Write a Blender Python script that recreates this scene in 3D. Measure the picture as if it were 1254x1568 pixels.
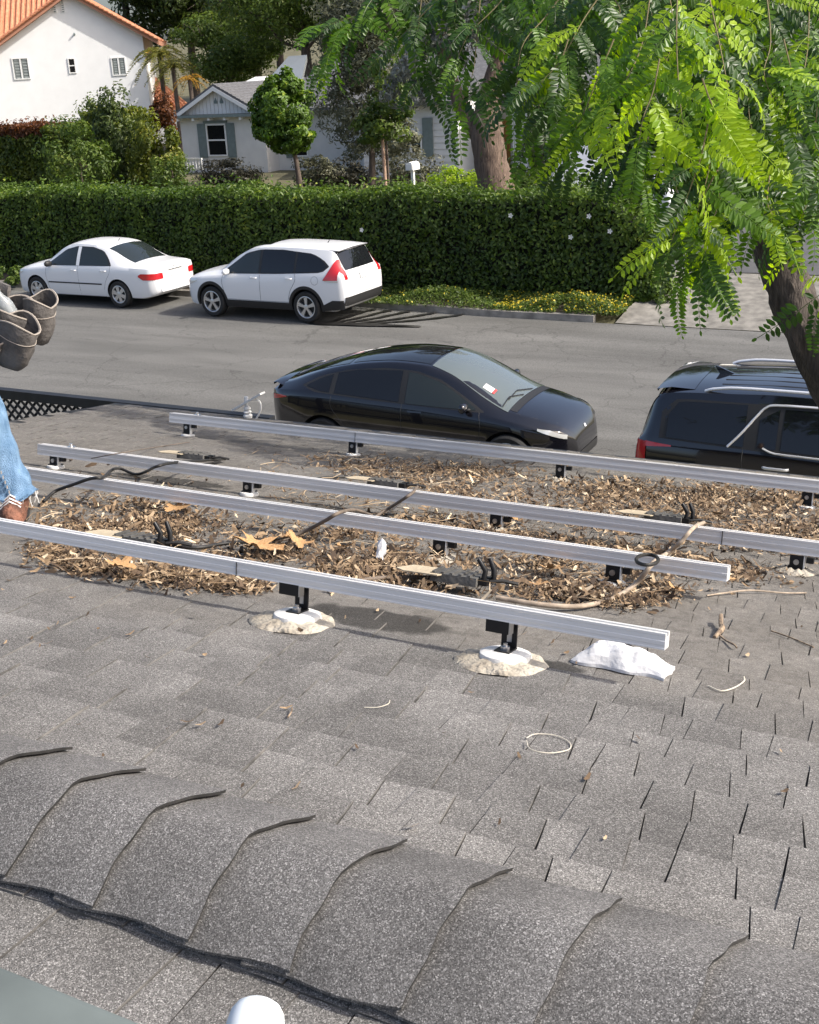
import bpy, bmesh, math, random
import numpy as np
from mathutils import Vector, Matrix
rnd = random.Random(7)
rng = np.random.default_rng(7)
for o in list(bpy.data.objects): bpy.data.objects.remove(o)
scene = bpy.context.scene
COL = scene.collection
# ------------------------------------------------------------------ camera
YAW, PITCH, ROLL, FPX, CAMZ = .4957, .3589, .0510, 1850.0, 5.15
_fw = np.array([-math.sin(YAW)*math.cos(PITCH), math.cos(YAW)*math.cos(PITCH), -math.sin(PITCH)])
_rt = np.array([math.cos(YAW), math.sin(YAW), 0.0]); _dn = np.cross(_fw, _rt)
RT = math.cos(ROLL)*_rt+math.sin(ROLL)*_dn; DN = -math.sin(ROLL)*_rt+math.cos(ROLL)*_dn; FW = _fw
CAM = np.array([0, 0, CAMZ])
cd = bpy.data.cameras.new('camera'); cam = bpy.data.objects.new('camera', cd); COL.objects.link(cam)
cam.matrix_world = Matrix(((RT[0], -DN[0], -FW[0], 0), (RT[1], -DN[1], -FW[1], 0), (RT[2], -DN[2], -FW[2], CAMZ), (0, 0, 0, 1)))
cd.sensor_fit = 'HORIZONTAL'; cd.sensor_width = 36; cd.lens = FPX/1254*36; cd.clip_start = .05; cd.clip_end = 2000
scene.camera = cam
# ------------------------------------------------------------------ sky, sun, exposure
SUN = Vector((.735, .135, .665)).normalized()
SUN_EL = math.asin(SUN.z); SUN_AZ = math.atan2(SUN.x, SUN.y)
world = bpy.data.worlds.new('World'); scene.world = world; world.use_nodes = True
wn = world.node_tree.nodes; wl = world.node_tree.links
bg = wn['Background']; sky = wn.new('ShaderNodeTexSky'); sky.sky_type = 'NISHITA'; sky.sun_disc = False
sky.sun_elevation = SUN_EL; sky.sun_rotation = SUN_AZ; sky.air_density = .8; sky.dust_density = 4.0; sky.ozone_density = .6
wl.new(sky.outputs[0], bg.inputs[0]); bg.inputs[1].default_value = .15
sd = bpy.data.lights.new('sun', 'SUN'); sd.energy = 3.3; sd.angle = math.radians(.7); sd.color = (1, .95, .87)
so = bpy.data.objects.new('sun', sd); COL.objects.link(so); so.rotation_euler = SUN.to_track_quat('Z', 'Y').to_euler()
scene.view_settings.view_transform = 'Standard'; scene.view_settings.look = 'None'
scene.view_settings.exposure = .66; scene.view_settings.gamma = 1
scene.render.engine = 'CYCLES'
# ------------------------------------------------------------------ pixel -> place (photo is 1254 x 1568)
def ray(px, py):
    return RT*((px-627)/FPX)+DN*((py-784)/FPX)+FW
def at_y(px, py, y):
    r = ray(px, py); return CAM+r*(y/r[1])
def at_z(px, py, z):
    r = ray(px, py); return CAM+r*((z-CAMZ)/r[2])
def at_d(px, py, d):
    return CAM+ray(px, py)*d
RC, RTN = .932, .21                                  # roof plane z = CAMZ-RC-RTN*y
def roof_z(y): return CAMZ-RC-RTN*y
def on_roof(px, py, h=0.0):
    r = ray(px, py); s = -(RC-h)/(r[2]+RTN*r[1]); p = CAM+r*s; return p
def proj(p):
    d = np.asarray(p)-CAM; w = d@FW; return d@RT/w*FPX+627, d@DN/w*FPX+784, w
# ------------------------------------------------------------------ materials
def new_mat(name):
    m = bpy.data.materials.new(name); m.use_nodes = True
    return m, m.node_tree.nodes, m.node_tree.links, m.node_tree.nodes['Principled BSDF']
def mat(name, col, rough=.6, metal=0, var=0, scale=8, col2=None, bump=0, bscale=60, spec=.5, coat=0, detail=5, stretch=None, obj=True):
    m, n, l, b = new_mat(name)
    b.inputs['Base Color'].default_value = (*col, 1); b.inputs['Roughness'].default_value = rough
    b.inputs['Metallic'].default_value = metal; b.inputs['Specular IOR Level'].default_value = spec
    if coat: b.inputs['Coat Weight'].default_value = coat; b.inputs['Coat Roughness'].default_value = .03
    if var or col2 or bump:
        tc = n.new('ShaderNodeTexCoord'); src = tc.outputs['Object' if obj else 'Generated']
        if stretch:
            mp = n.new('ShaderNodeMapping'); mp.inputs['Scale'].default_value = stretch; l.new(src, mp.inputs[0]); src = mp.outputs[0]
    if var or col2:
        t = n.new('ShaderNodeTexNoise'); t.inputs['Scale'].default_value = scale; t.inputs['Detail'].default_value = detail
        l.new(src, t.inputs['Vector'])
        r = n.new('ShaderNodeValToRGB'); r.color_ramp.elements[0].position = .32; r.color_ramp.elements[1].position = .68
        c2 = col2 or tuple(min(1, c*(1+var)) for c in col); c1 = col if col2 else tuple(c*(1-var) for c in col)
        r.color_ramp.elements[0].color = (*c1, 1); r.color_ramp.elements[1].color = (*c2, 1)
        l.new(t.outputs[0], r.inputs[0]); l.new(r.outputs[0], b.inputs['Base Color'])
    if bump:
        t2 = n.new('ShaderNodeTexNoise'); t2.inputs['Scale'].default_value = bscale; t2.inputs['Detail'].default_value = 4
        l.new(src, t2.inputs['Vector'])
        bp = n.new('ShaderNodeBump'); bp.inputs['Strength'].default_value = bump; bp.inputs['Distance'].default_value = .02
        l.new(t2.outputs[0], bp.inputs['Height']); l.new(bp.outputs[0], b.inputs['Normal'])
    return m
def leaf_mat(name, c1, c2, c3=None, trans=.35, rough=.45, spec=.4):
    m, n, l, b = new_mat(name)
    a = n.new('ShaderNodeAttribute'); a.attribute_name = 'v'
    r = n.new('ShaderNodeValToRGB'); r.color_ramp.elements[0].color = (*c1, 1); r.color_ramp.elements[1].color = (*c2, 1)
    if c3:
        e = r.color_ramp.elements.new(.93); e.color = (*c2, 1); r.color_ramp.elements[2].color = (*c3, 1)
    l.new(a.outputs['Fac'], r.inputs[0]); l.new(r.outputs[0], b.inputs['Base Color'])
    b.inputs['Roughness'].default_value = rough; b.inputs['Specular IOR Level'].default_value = spec
    tr = n.new('ShaderNodeBsdfTranslucent'); mx = n.new('ShaderNodeMixShader'); mx.inputs[0].default_value = trans
    hs = n.new('ShaderNodeHueSaturation'); hs.inputs['Value'].default_value = 1.5; hs.inputs['Saturation'].default_value = 1.1
    l.new(r.outputs[0], hs.inputs['Color']); l.new(hs.outputs[0], tr.inputs[0])
    l.new(b.outputs[0], mx.inputs[1]); l.new(tr.outputs[0], mx.inputs[2]); l.new(mx.outputs[0], n['Material Output'].inputs[0])
    return m
def roof_mat(name, base, dirt):
    """asphalt shingle: mineral granules, per-shingle tone from attribute v, dust stain round the litter"""
    m, n, l, b = new_mat(name)
    g = n.new('ShaderNodeNewGeometry')
    vo = n.new('ShaderNodeTexVoronoi'); vo.inputs['Scale'].default_value = 560
    l.new(g.outputs['Position'], vo.inputs['Vector'])
    sp = n.new('ShaderNodeSeparateColor'); l.new(vo.outputs['Color'], sp.inputs[0])
    r = n.new('ShaderNodeValToRGB'); cr = r.color_ramp
    cr.elements[0].color = tuple(c*.42 for c in base)+(1,); cr.elements[0].position = 0
    cr.elements[1].color = tuple(min(1, c*2.7) for c in base)+(1,); cr.elements[1].position = 1
    for p, k in ((.25, .66), (.6, 1.0), (.84, 1.4), (.94, 1.9)):
        e = cr.elements.new(p); e.color = tuple(min(1, c*k) for c in base)+(1,)
    l.new(sp.outputs[0], r.inputs[0])
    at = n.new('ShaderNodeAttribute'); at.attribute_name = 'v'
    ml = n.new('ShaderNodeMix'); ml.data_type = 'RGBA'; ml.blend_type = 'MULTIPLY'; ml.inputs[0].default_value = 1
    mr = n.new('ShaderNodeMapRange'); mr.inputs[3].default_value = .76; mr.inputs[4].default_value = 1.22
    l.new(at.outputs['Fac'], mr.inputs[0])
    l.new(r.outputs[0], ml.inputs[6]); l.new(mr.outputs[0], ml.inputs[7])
    # weathering blotches
    nz = n.new('ShaderNodeTexNoise'); nz.inputs['Scale'].default_value = 3.2; nz.inputs['Detail'].default_value = 8; nz.inputs['Roughness'].default_value = .65
    l.new(g.outputs['Position'], nz.inputs['Vector'])
    m2 = n.new('ShaderNodeMapRange'); m2.inputs[1].default_value = .3; m2.inputs[2].default_value = .7; m2.inputs[3].default_value = .76; m2.inputs[4].default_value = 1.22
    l.new(nz.outputs[0], m2.inputs[0])
    ml2 = n.new('ShaderNodeMix'); ml2.data_type = 'RGBA'; ml2.blend_type = 'MULTIPLY'; ml2.inputs[0].default_value = 1
    l.new(ml.outputs[2], ml2.inputs[6]); l.new(m2.outputs[0], ml2.inputs[7])
    col = ml2.outputs[2]
    if dirt:
        px = n.new('ShaderNodeSeparateXYZ'); l.new(g.outputs['Position'], px.inputs[0])
        n3 = n.new('ShaderNodeTexNoise'); n3.inputs['Scale'].default_value = 1.6; n3.inputs['Detail'].default_value = 6
        l.new(g.outputs['Position'], n3.inputs['Vector'])
        ad = n.new('ShaderNodeMath'); ad.operation = 'MULTIPLY_ADD'; ad.inputs[1].default_value = 1.5; l.new(n3.outputs[0], ad.inputs[0]); l.new(px.outputs[1], ad.inputs[2])
        d = n.new('ShaderNodeMapRange'); d.interpolation_type = 'SMOOTHSTEP'
        d.inputs[1].default_value = 3.05; d.inputs[2].default_value = 3.7; d.inputs[3].default_value = 0; d.inputs[4].default_value = .46
        l.new(ad.outputs[0], d.inputs[0])
        mx = n.new('ShaderNodeMix'); mx.data_type = 'RGBA'; l.new(d.outputs[0], mx.inputs[0]); l.new(col, mx.inputs[6])
        n4 = n.new('ShaderNodeTexNoise'); n4.inputs['Scale'].default_value = 30; n4.inputs['Detail'].default_value = 5; l.new(g.outputs['Position'], n4.inputs['Vector'])
        r4 = n.new('ShaderNodeValToRGB'); r4.color_ramp.elements[0].color = (.125, .11, .09, 1); r4.color_ramp.elements[1].color = (.29, .262, .222, 1)
        r4.color_ramp.elements[0].position = .3; r4.color_ramp.elements[1].position = .75
        l.new(n4.outputs[0], r4.inputs[0]); l.new(r4.outputs[0], mx.inputs[7]); col = mx.outputs[2]
        # oily dark patches with a shape of their own
        for (cx, cy, rx, ry) in STAINS:
            mp = n.new('ShaderNodeMapping'); mp.vector_type = 'POINT'
            mp.inputs['Location'].default_value = (-cx/rx, -cy/ry, 0); mp.inputs['Scale'].default_value = (1/rx, 1/ry, 0)
            nw = n.new('ShaderNodeTexNoise'); nw.inputs['Scale'].default_value = 9; l.new(g.outputs['Position'], nw.inputs['Vector'])
            l.new(g.outputs['Position'], mp.inputs[0])
            ln = n.new('ShaderNodeVectorMath'); ln.operation = 'LENGTH'; l.new(mp.outputs[0], ln.inputs[0])
            aa = n.new('ShaderNodeMath'); aa.operation = 'MULTIPLY_ADD'; aa.inputs[1].default_value = 1.1; l.new(nw.outputs[0], aa.inputs[0]); l.new(ln.outputs[1], aa.inputs[2])
            dr = n.new('ShaderNodeMapRange'); dr.inputs[1].default_value = 1.35; dr.inputs[2].default_value = 1.6; dr.inputs[3].default_value = .32; dr.inputs[4].default_value = 1
            l.new(aa.outputs[0], dr.inputs[0])
            mm = n.new('ShaderNodeMix'); mm.data_type = 'RGBA'; mm.blend_type = 'MULTIPLY'; mm.inputs[0].default_value = 1
            l.new(col, mm.inputs[6]); l.new(dr.outputs[0], mm.inputs[7]); col = mm.outputs[2]
    l.new(col, b.inputs['Base Color']); b.inputs['Roughness'].default_value = .9; b.inputs['Specular IOR Level'].default_value = .25
    bp = n.new('ShaderNodeBump'); bp.inputs['Strength'].default_value = .7; bp.inputs['Distance'].default_value = .004
    l.new(sp.outputs[1], bp.inputs['Height']); l.new(bp.outputs[0], b.inputs['Normal'])
    return m
# ------------------------------------------------------------------ object helpers
def tag(o, label, cat, group=None):
    o['label'] = label; o['category'] = cat
    if group: o['group'] = group
    return o
def thing(name, label, cat, loc=(0, 0, 0), rz=0, group=None):
    o = bpy.data.objects.new(name, None); COL.objects.link(o); o.location = loc; o.rotation_euler = (0, 0, rz); o.empty_display_size = .1
    return tag(o, label, cat, group)
def link(name, me, m=None, parent=None):
    o = bpy.data.objects.new(name, me); COL.objects.link(o)
    if m is not None:
        for q in (m if isinstance(m, (list, tuple)) else [m]): me.materials.append(q)
    if parent is not None: o.parent = parent
    return o
def struct(o): o['kind'] = 'structure'; return o
def stuff(o): o['kind'] = 'stuff'; return o
def vattr(me, vals):
    a = me.attributes.new('v', 'FLOAT', 'POINT'); a.data.foreach_set('value', np.asarray(vals, dtype=np.float32))
class MB:
    def __init__(s): s.v = []; s.f = []; s.a = []; s.cur = .5; s.mi = []; s.m = 0
    def add(s, vs, fs):
        k = len(s.v); s.v += [tuple(map(float, p)) for p in vs]; s.a += [s.cur]*len(vs)
        s.f += [tuple(i+k for i in f) for f in fs]; s.mi += [s.m]*len(fs); return s
    def box(s, x0, x1, y0, y1, z0, z1):
        return s.add([(x, y, z) for z in (z0, z1) for y in (y0, y1) for x in (x0, x1)],
                     [(0, 2, 3, 1), (4, 5, 7, 6), (0, 1, 5, 4), (2, 6, 7, 3), (0, 4, 6, 2), (1, 3, 7, 5)])
    def hexa(s, b, t, side=0):
        """b, t: four bottom and four top corners, same order, counter-clockwise seen from above"""
        s.add(list(b)+list(t), [(3, 2, 1, 0), (4, 5, 6, 7)]); k = len(s.v)-8; s.f += [tuple(i+k for i in f) for f in ((0, 1, 5, 4), (1, 2, 6, 5), (2, 3, 7, 6), (3, 0, 4, 7))]; s.mi += [side]*4; return s
    def prism(s, poly, d):
        n = len(poly); d = np.array(d, float); top = [np.array(p, float)+d for p in poly]
        return s.add(list(poly)+top, [tuple(range(n))[::-1], tuple(range(n, 2*n))]+[(i, (i+1) % n, (i+1) % n+n, i+n) for i in range(n)])
    def tube(s, pts, r, seg=6, cap=True, flat=1.0):
        pts = [Vector(p) for p in pts]; n = len(pts); rr = r if isinstance(r, (list, tuple, np.ndarray)) else [r]*n
        vs = []; up = Vector((0, 0, 1)); prev = None
        for i, p in enumerate(pts):
            t = (pts[min(i+1, n-1)]-pts[max(i-1, 0)]).normalized()
            if prev is None:
                a = up if abs(t.z) < .9 else Vector((1, 0, 0)); u = t.cross(a).normalized()
            else:
                u = (prev-t*prev.dot(t)); u = u.normalized() if u.length > 1e-6 else t.orthogonal().normalized()
            prev = u; w = t.cross(u)
            for k in range(seg):
                a = 2*math.pi*k/seg; vs.append(p+(u*math.cos(a)+w*math.sin(a)*flat)*rr[i])
        fs = [(i*seg+k, i*seg+(k+1) % seg, (i+1)*seg+(k+1) % seg, (i+1)*seg+k) for i in range(n-1) for k in range(seg)]
        if cap: fs += [tuple(range(seg))[::-1], tuple(range((n-1)*seg, n*seg))]
        return s.add(vs, fs)
    def lathe(s, prof, c=(0, 0, 0), axis='z', seg=24, jit=0, sq=(1, 1), cap=True):
        """prof: (radius, height) list, revolved about axis through c"""
        vs = []
        for r, h in prof:
            for k in range(seg):
                a = 2*math.pi*k/seg; q = r*(1+jit*(rnd.random()-.5)) if jit else r; u, w = q*math.cos(a)*sq[0], q*math.sin(a)*sq[1]
                vs.append((c[0]+u, c[1]+w, c[2]+h) if axis == 'z' else ((c[0]+u, c[1]+h, c[2]+w) if axis == 'y' else (c[0]+h, c[1]+u, c[2]+w)))
        n = len(prof); fs = [(i*seg+k, i*seg+(k+1) % seg, (i+1)*seg+(k+1) % seg, (i+1)*seg+k) for i in range(n-1) for k in range(seg)]
        if cap and prof[0][0] > 1e-5: fs.append(tuple(range(seg))[::-1])
        if cap and prof[-1][0] > 1e-5: fs.append(tuple(range((n-1)*seg, n*seg)))
        return s.add(vs, fs)
    def grid(s, P):
        """P: rows of points"""
        m, n = len(P), len(P[0]); return s.add([p for r in P for p in r], [(i*n+j, i*n+j+1, (i+1)*n+j+1, (i+1)*n+j) for i in range(m-1) for j in range(n-1)])
    def mesh(s, name='m', smooth=None, attr=False, recalc=False):
        me = bpy.data.meshes.new(name); me.from_pydata(s.v, [], s.f)
        if any(s.mi): me.polygons.foreach_set('material_index', s.mi)
        if recalc:
            bm = bmesh.new(); bm.from_mesh(me); bmesh.ops.recalc_face_normals(bm, faces=bm.faces); bm.to_mesh(me); bm.free()
        if smooth is not None:
            me.polygons.foreach_set('use_smooth', [True]*len(me.polygons)); me.set_sharp_from_angle(angle=math.radians(smooth))
        if attr: vattr(me, s.a)
        me.update(); return me
    def build(s, name, m=None, parent=None, smooth=None, attr=False, recalc=True):
        return link(name, s.mesh(name, smooth, attr, recalc), m, parent)
def pl(pts, x):
    """piecewise-linear"""
    return float(np.interp(x, [p[0] for p in pts], [p[1] for p in pts]))
def cr(pts, n=8):
    """Catmull-Rom through points"""
    P = [np.array(p, float) for p in pts]; P = [2*P[0]-P[1]]+P+[2*P[-1]-P[-2]]; out = []
    for i in range(1, len(P)-2):
        for k in range(n):
            t = k/n; out.append(.5*((2*P[i])+(P[i+1]-P[i-1])*t+(2*P[i-1]-5*P[i]+4*P[i+1]-P[i+2])*t*t+(3*P[i]-P[i-1]-3*P[i+1]+P[i+2])*t**3))
    out.append(P[-2]); return out
def leaves(name, pos, nrm, size, m, parent=None, asp=.5, droop=.0, v=None, fold=.25):
    """one mesh of four-cornered folded leaves: pos (N,3), nrm (N,3) facing, size (N,)"""
    N = len(pos); nrm = nrm/np.maximum(1e-6, np.linalg.norm(nrm, axis=1, keepdims=True))
    t = rng.normal(size=(N, 3)); t[:, 2] -= droop; t -= nrm*np.sum(t*nrm, axis=1, keepdims=True); t /= np.maximum(1e-6, np.linalg.norm(t, axis=1, keepdims=True))
    b = np.cross(nrm, t); s = size[:, None]
    P = np.empty((N, 4, 3)); P[:, 0] = pos-t*s*.5; P[:, 2] = pos+t*s*.5-nrm*s*.08
    P[:, 1] = pos+b*s*asp*.5+nrm*s*fold*asp; P[:, 3] = pos-b*s*asp*.5+nrm*s*fold*asp
    me = bpy.data.meshes.new(name); me.vertices.add(4*N); me.vertices.foreach_set('co', P.reshape(-1).astype(np.float32))
    idx = (np.arange(N)[:, None]*4+np.array([0, 1, 2, 0, 2, 3])[None]).reshape(-1).astype(np.int32)
    me.loops.add(6*N); me.loops.foreach_set('vertex_index', idx); me.polygons.add(2*N)
    me.polygons.foreach_set('loop_start', np.arange(0, 6*N, 3, dtype=np.int32)); me.polygons.foreach_set('loop_total', np.full(2*N, 3, dtype=np.int32))
    me.update(calc_edges=True); me.validate()
    vattr(me, np.repeat(rng.random(N) if v is None else v, 4)); return link(name, me, m, parent)
def noise3(p, f):
    """cheap smooth value in 0..1 for shaping foliage"""
    q = p*f; return .5+.25*(np.sin(q[:, 0]*1.7+1.3*np.sin(q[:, 1]*1.3+.5))+np.sin(q[:, 1]*1.9+1.1*np.sin(q[:, 2]*1.5+2))*.5+np.sin(q[:, 2]*2.1+1.7*np.sin(q[:, 0]*.9+4))*.5)
def clump_points(blobs, n, inner=.55, k=14, spread=.33):
    """points and normals gathered in leafy clumps over the skin of the ellipsoids (cx,cy,cz,rx,ry,rz)"""
    w = np.array([b[3]*b[4]+b[4]*b[5]+b[3]*b[5] for b in blobs], float); w /= w.sum(); P = []; Q = []; V = []
    for b, wi in zip(blobs, w):
        m = max(30, int(n*wi)); c = np.array(b[:3]); R = np.array(b[3:6])
        kk = max(6, int(k)); d = rng.normal(size=(kk, 3)); d /= np.linalg.norm(d, axis=1, keepdims=True); d[:, 2] *= .95
        cr_ = rng.uniform(.62, 1.02, size=(kk, 1)); cc = d*cr_; cs = rng.uniform(.6, 1.35, kk)*spread; cv = rng.uniform(-.22, .22, kk)
        i = rng.integers(0, kk, m); e = rng.normal(size=(m, 3)); e /= np.linalg.norm(e, axis=1, keepdims=True); rr = rng.uniform(inner, 1.05, size=(m, 1))**.7
        p = cc[i]+e*rr*cs[i][:, None]; P.append(c+p*R); nn = e*.8+d[i]*.5+rng.normal(size=(m, 3))*.35+np.array([0, 0, .25]); Q.append(nn/R*R.mean())
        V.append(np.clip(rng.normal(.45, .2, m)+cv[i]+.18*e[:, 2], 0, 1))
    return np.concatenate(P), np.concatenate(Q), np.concatenate(V)
def tree(name, label, loc, trunk, rad, blobs, n, size, lm, bm_, group=None, cat='tree', asp=.5, k=14, spread=.33, limbs=True, inner=.55, droop=0):
    """trunk: polyline relative to loc; blobs relative to loc"""
    t = thing(name, label, cat, tuple(loc), 0, group); mb = MB(); tp = cr(trunk, 5); rr = np.interp(np.linspace(0, 1, len(tp)), np.linspace(0, 1, len(rad)), rad)
    tp = [p+np.array([math.sin(i*1.7), math.cos(i*2.3), 0])*rr[i]*.04 for i, p in enumerate(tp)]
    mb.tube(tp, list(rr), 10)
    if limbs:
        top = np.array(tp[-1])
        for b in blobs:
            a = np.array(tp[int(len(tp)*rnd.uniform(.55, .95))]); e = np.array(b[:3]); mid = (a+e)/2+np.array([rnd.uniform(-.1, .1), rnd.uniform(-.1, .1), -.12])*np.linalg.norm(e-a)
            mb.tube(cr([a, mid, e], 4), list(np.linspace(rr[-1]*.75, rr[-1]*.18, 9)), 6)
            for _ in range(4):
                f = e+np.array([rnd.uniform(-1, 1)*b[3], rnd.uniform(-1, 1)*b[4], rnd.uniform(-.5, .9)*b[5]])*.75
                mb.tube([mid*.4+e*.6, (e+f)/2, f], [rr[-1]*.25, rr[-1]*.16, rr[-1]*.05], 5)
    mb.build('trunk', bm_, t, smooth=60)
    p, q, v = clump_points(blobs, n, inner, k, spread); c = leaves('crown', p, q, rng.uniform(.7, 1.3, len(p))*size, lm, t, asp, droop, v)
    return t
# ================================================================== SETTING
M = {}
M['ground'] = mat('soil and dry lawn', (.11, .10, .05), .95, var=.4, scale=.6, bump=.6, bscale=6)
def road_mat():
    m, n, l, b = new_mat('worn asphalt')
    g = n.new('ShaderNodeNewGeometry')
    def noise(sc, det, st=None):
        t = n.new('ShaderNodeTexNoise'); t.inputs['Scale'].default_value = sc; t.inputs['Detail'].default_value = det
        s = g.outputs['Position']
        if st:
            mp = n.new('ShaderNodeMapping'); mp.inputs['Scale'].default_value = st; l.new(s, mp.inputs[0]); s = mp.outputs[0]
        l.new(s, t.inputs['Vector']); return t.outputs[0]
    def ramp(src, stops):
        r = n.new('ShaderNodeValToRGB'); e = r.color_ramp.elements
        e[0].position, e[0].color = stops[0][0], (*stops[0][1], 1); e[1].position, e[1].color = stops[-1][0], (*stops[-1][1], 1)
        for p, c in stops[1:-1]: q = e.new(p); q.color = (*c, 1)
        l.new(src, r.inputs[0]); return r.outputs[0]
    def mul(a, b_, f=1):
        x = n.new('ShaderNodeMix'); x.data_type = 'RGBA'; x.blend_type = 'MULTIPLY'; x.inputs[0].default_value = f; l.new(a, x.inputs[6]); l.new(b_, x.inputs[7]); return x.outputs[2]
    c = ramp(noise(1.1, 8, (.25, 1.3, 1)), [(.3, (.118, .116, .108)), (.7, (.162, .159, .149))])
    c = mul(c, ramp(noise(45, 3), [(.3, (.72,)*3), (.7, (1.2,)*3)]))
    c = mul(c, ramp(noise(.55, 5, (.5, 2.4, 1)), [(.42, (1.06,)*3), (.6, (.86,)*3)]))
    # cracks
    v = n.new('ShaderNodeTexVoronoi'); v.feature = 'DISTANCE_TO_EDGE'; v.inputs['Scale'].default_value = .55
    ns = n.new('ShaderNodeTexNoise'); ns.inputs['Scale'].default_value = 2.2; ns.inputs['Detail'].default_value = 6; l.new(g.outputs['Position'], ns.inputs['Vector'])
    vm = n.new('ShaderNodeVectorMath'); vm.operation = 'MULTIPLY_ADD'; vm.inputs[1].default_value = (.9, .9, 0); l.new(ns.outputs[1], vm.inputs[0]); l.new(g.outputs['Position'], vm.inputs[2])
    l.new(vm.outputs[0], v.inputs['Vector'])
    c = mul(c, ramp(v.outputs[0], [(.003, (.55,)*3), (.009, (1,)*3)]), .6)
    c = mul(c, ramp(noise(7, 2, (1, 1, 1)), [(.24, (.55,)*3), (.29, (1,)*3)]), .7)
    l.new(c, b.inputs['Base Color']); b.inputs['Roughness'].default_value = .88; b.inputs['Specular IOR Level'].default_value = .3
    bp = n.new('ShaderNodeBump'); bp.inputs['Strength'].default_value = .4; bp.inputs['Distance'].default_value = .01; l.new(noise(60, 3), bp.inputs['Height']); l.new(bp.outputs[0], b.inputs['Normal'])
    return m
M['road'] = road_mat()
M['concrete'] = mat('stained concrete', (.2, .188, .165), .9, var=.32, scale=5, bump=.3, bscale=40, detail=8)
M['kerb'] = mat('old kerb concrete', (.24, .225, .2), .9, var=.35, scale=4, bump=.4, bscale=30, detail=8)
M['drive'] = mat('dark driveway asphalt', (.085, .085, .088), .9, var=.2, scale=2, bump=.3, bscale=50)
M['wet'] = mat('wet streak', (.02, .019, .018), .35, var=.3, scale=6)
def gz(x, y):
    t = min(1, max(0, (y-24.6)/9)); t = t*t*(3-2*t); return .95*t+max(0, y-60)*.05
xs = list(np.linspace(-260, -60, 12))+list(np.linspace(-56, 30, 44))+list(np.linspace(40, 260, 12)); ys = [-120, -60, -20, 0, 8, 14, 20, 23, 24, 25]+list(np.linspace(26, 62, 25))+[75, 100, 150, 220, 320]
struct(MB().grid([[(x, y, gz(x, y)-.02) for x in xs] for y in ys]).build('ground', M['ground'], recalc=False))
def kerb_y(x): return 22.95+.42*min(1, max(0, (-10.5-x)/4))
kx = [60, 20, 5]+list(np.arange(4, -60, -1.0))+[-90, -200]
struct(MB().grid([[(x, 11.5, .004), (x, 16, .03), (x, kerb_y(x), .006)] for x in kx]).build('road', M['road'], recalc=False))
kb = MB()
for a, b_ in zip(kx[:-1], kx[1:]):
    if a <= -7.6 or a > -2.5:
        ya, yb = kerb_y(a), kerb_y(b_)
        kb.hexa([(b_, yb, -.1), (a, ya, -.1), (a, ya+.16, -.1), (b_, yb+.16, -.1)], [(b_, yb+.02, .14), (a, ya+.02, .14), (a, ya+.16, .145), (b_, yb+.16, .145)])
struct(kb.build('kerb', M['kerb'], smooth=30))
struct(MB().grid([[(x, 11.34, .13), (x, 11.5, .12), (x, 11.5, -.05)] for x in kx]).build('near_kerb', M['kerb']))
# verge soil behind the kerb, then the driveway apron
M['soil'] = mat('dark verge soil', (.055, .042, .03), .95, var=.4, scale=5, bump=.6, bscale=20)
struct(MB().grid([[(x, kerb_y(x)+.15, .12), (x, 24.1, .2), (x, 25.8, .45)] for x in kx if x < -7.4]).build('verge', M['soil'], recalc=False))
struct(MB().grid([[(-7.55, 22.98, .02), (-6.9, 22.98, .012), (-3.4, 22.98, .012), (-2.7, 22.98, .02)], [(-7.5, 23.7, .2), (-6.7, 23.7, .12), (-3.5, 23.7, .12), (-2.6, 23.7, .2)], [(-7.3, 26.6, .52), (-6.7, 26.6, .46), (-3.5, 26.6, .46), (-2.6, 26.6, .5)]]).build('driveway_apron', M['concrete'], recalc=False))
struct(MB().grid([[(-8.2, 26.55, .47), (-2.4, 26.55, .47)], [(-9.5, 32, .98), (-2.4, 32, .98)], [(-13, 41.5, 1.06), (-4, 41.5, 1.06)]]).build('driveway', M['drive'], recalc=False))
wm = MB()
for i_, (xb, xe, w) in enumerate(((-10.9, -12.35, .075), (-11.55, -12.65, .085), (-12.15, -12.95, .09), (-12.6, -13.2, .09), (-13.0, -13.4, .085))):
    c_ = cr([(xb, 23.0), (xb-.12, 22.78), (xb*.55+xe*.45, 22.2), (xe+.12, 21.7), (xe, 21.42)], 6)
    ww = [w*(1.15-.45*abs(math.sin(k*.7+i_))) for k in range(len(c_))]
    wm.grid([[(p[0]-.55*q, p[1]+.75*q, .034+.001*i_), (p[0]+.55*q, p[1]-.75*q, .034+.001*i_)] for p, q in zip(c_, ww)])
wm.grid([[(x, 21.32+.25*(x+13.5)/2.2-w_, .0395), (x, 21.38+.25*(x+13.5)/2.2+w_, .0395)] for x, w_ in ((-13.75, .01), (-13.4, .1), (-13.0, .09), (-12.5, .1), (-12.1, .07), (-11.7, .05), (-11.2, .01))])
struct(wm.build('wet_streak', M['wet'], recalc=False))
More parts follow.
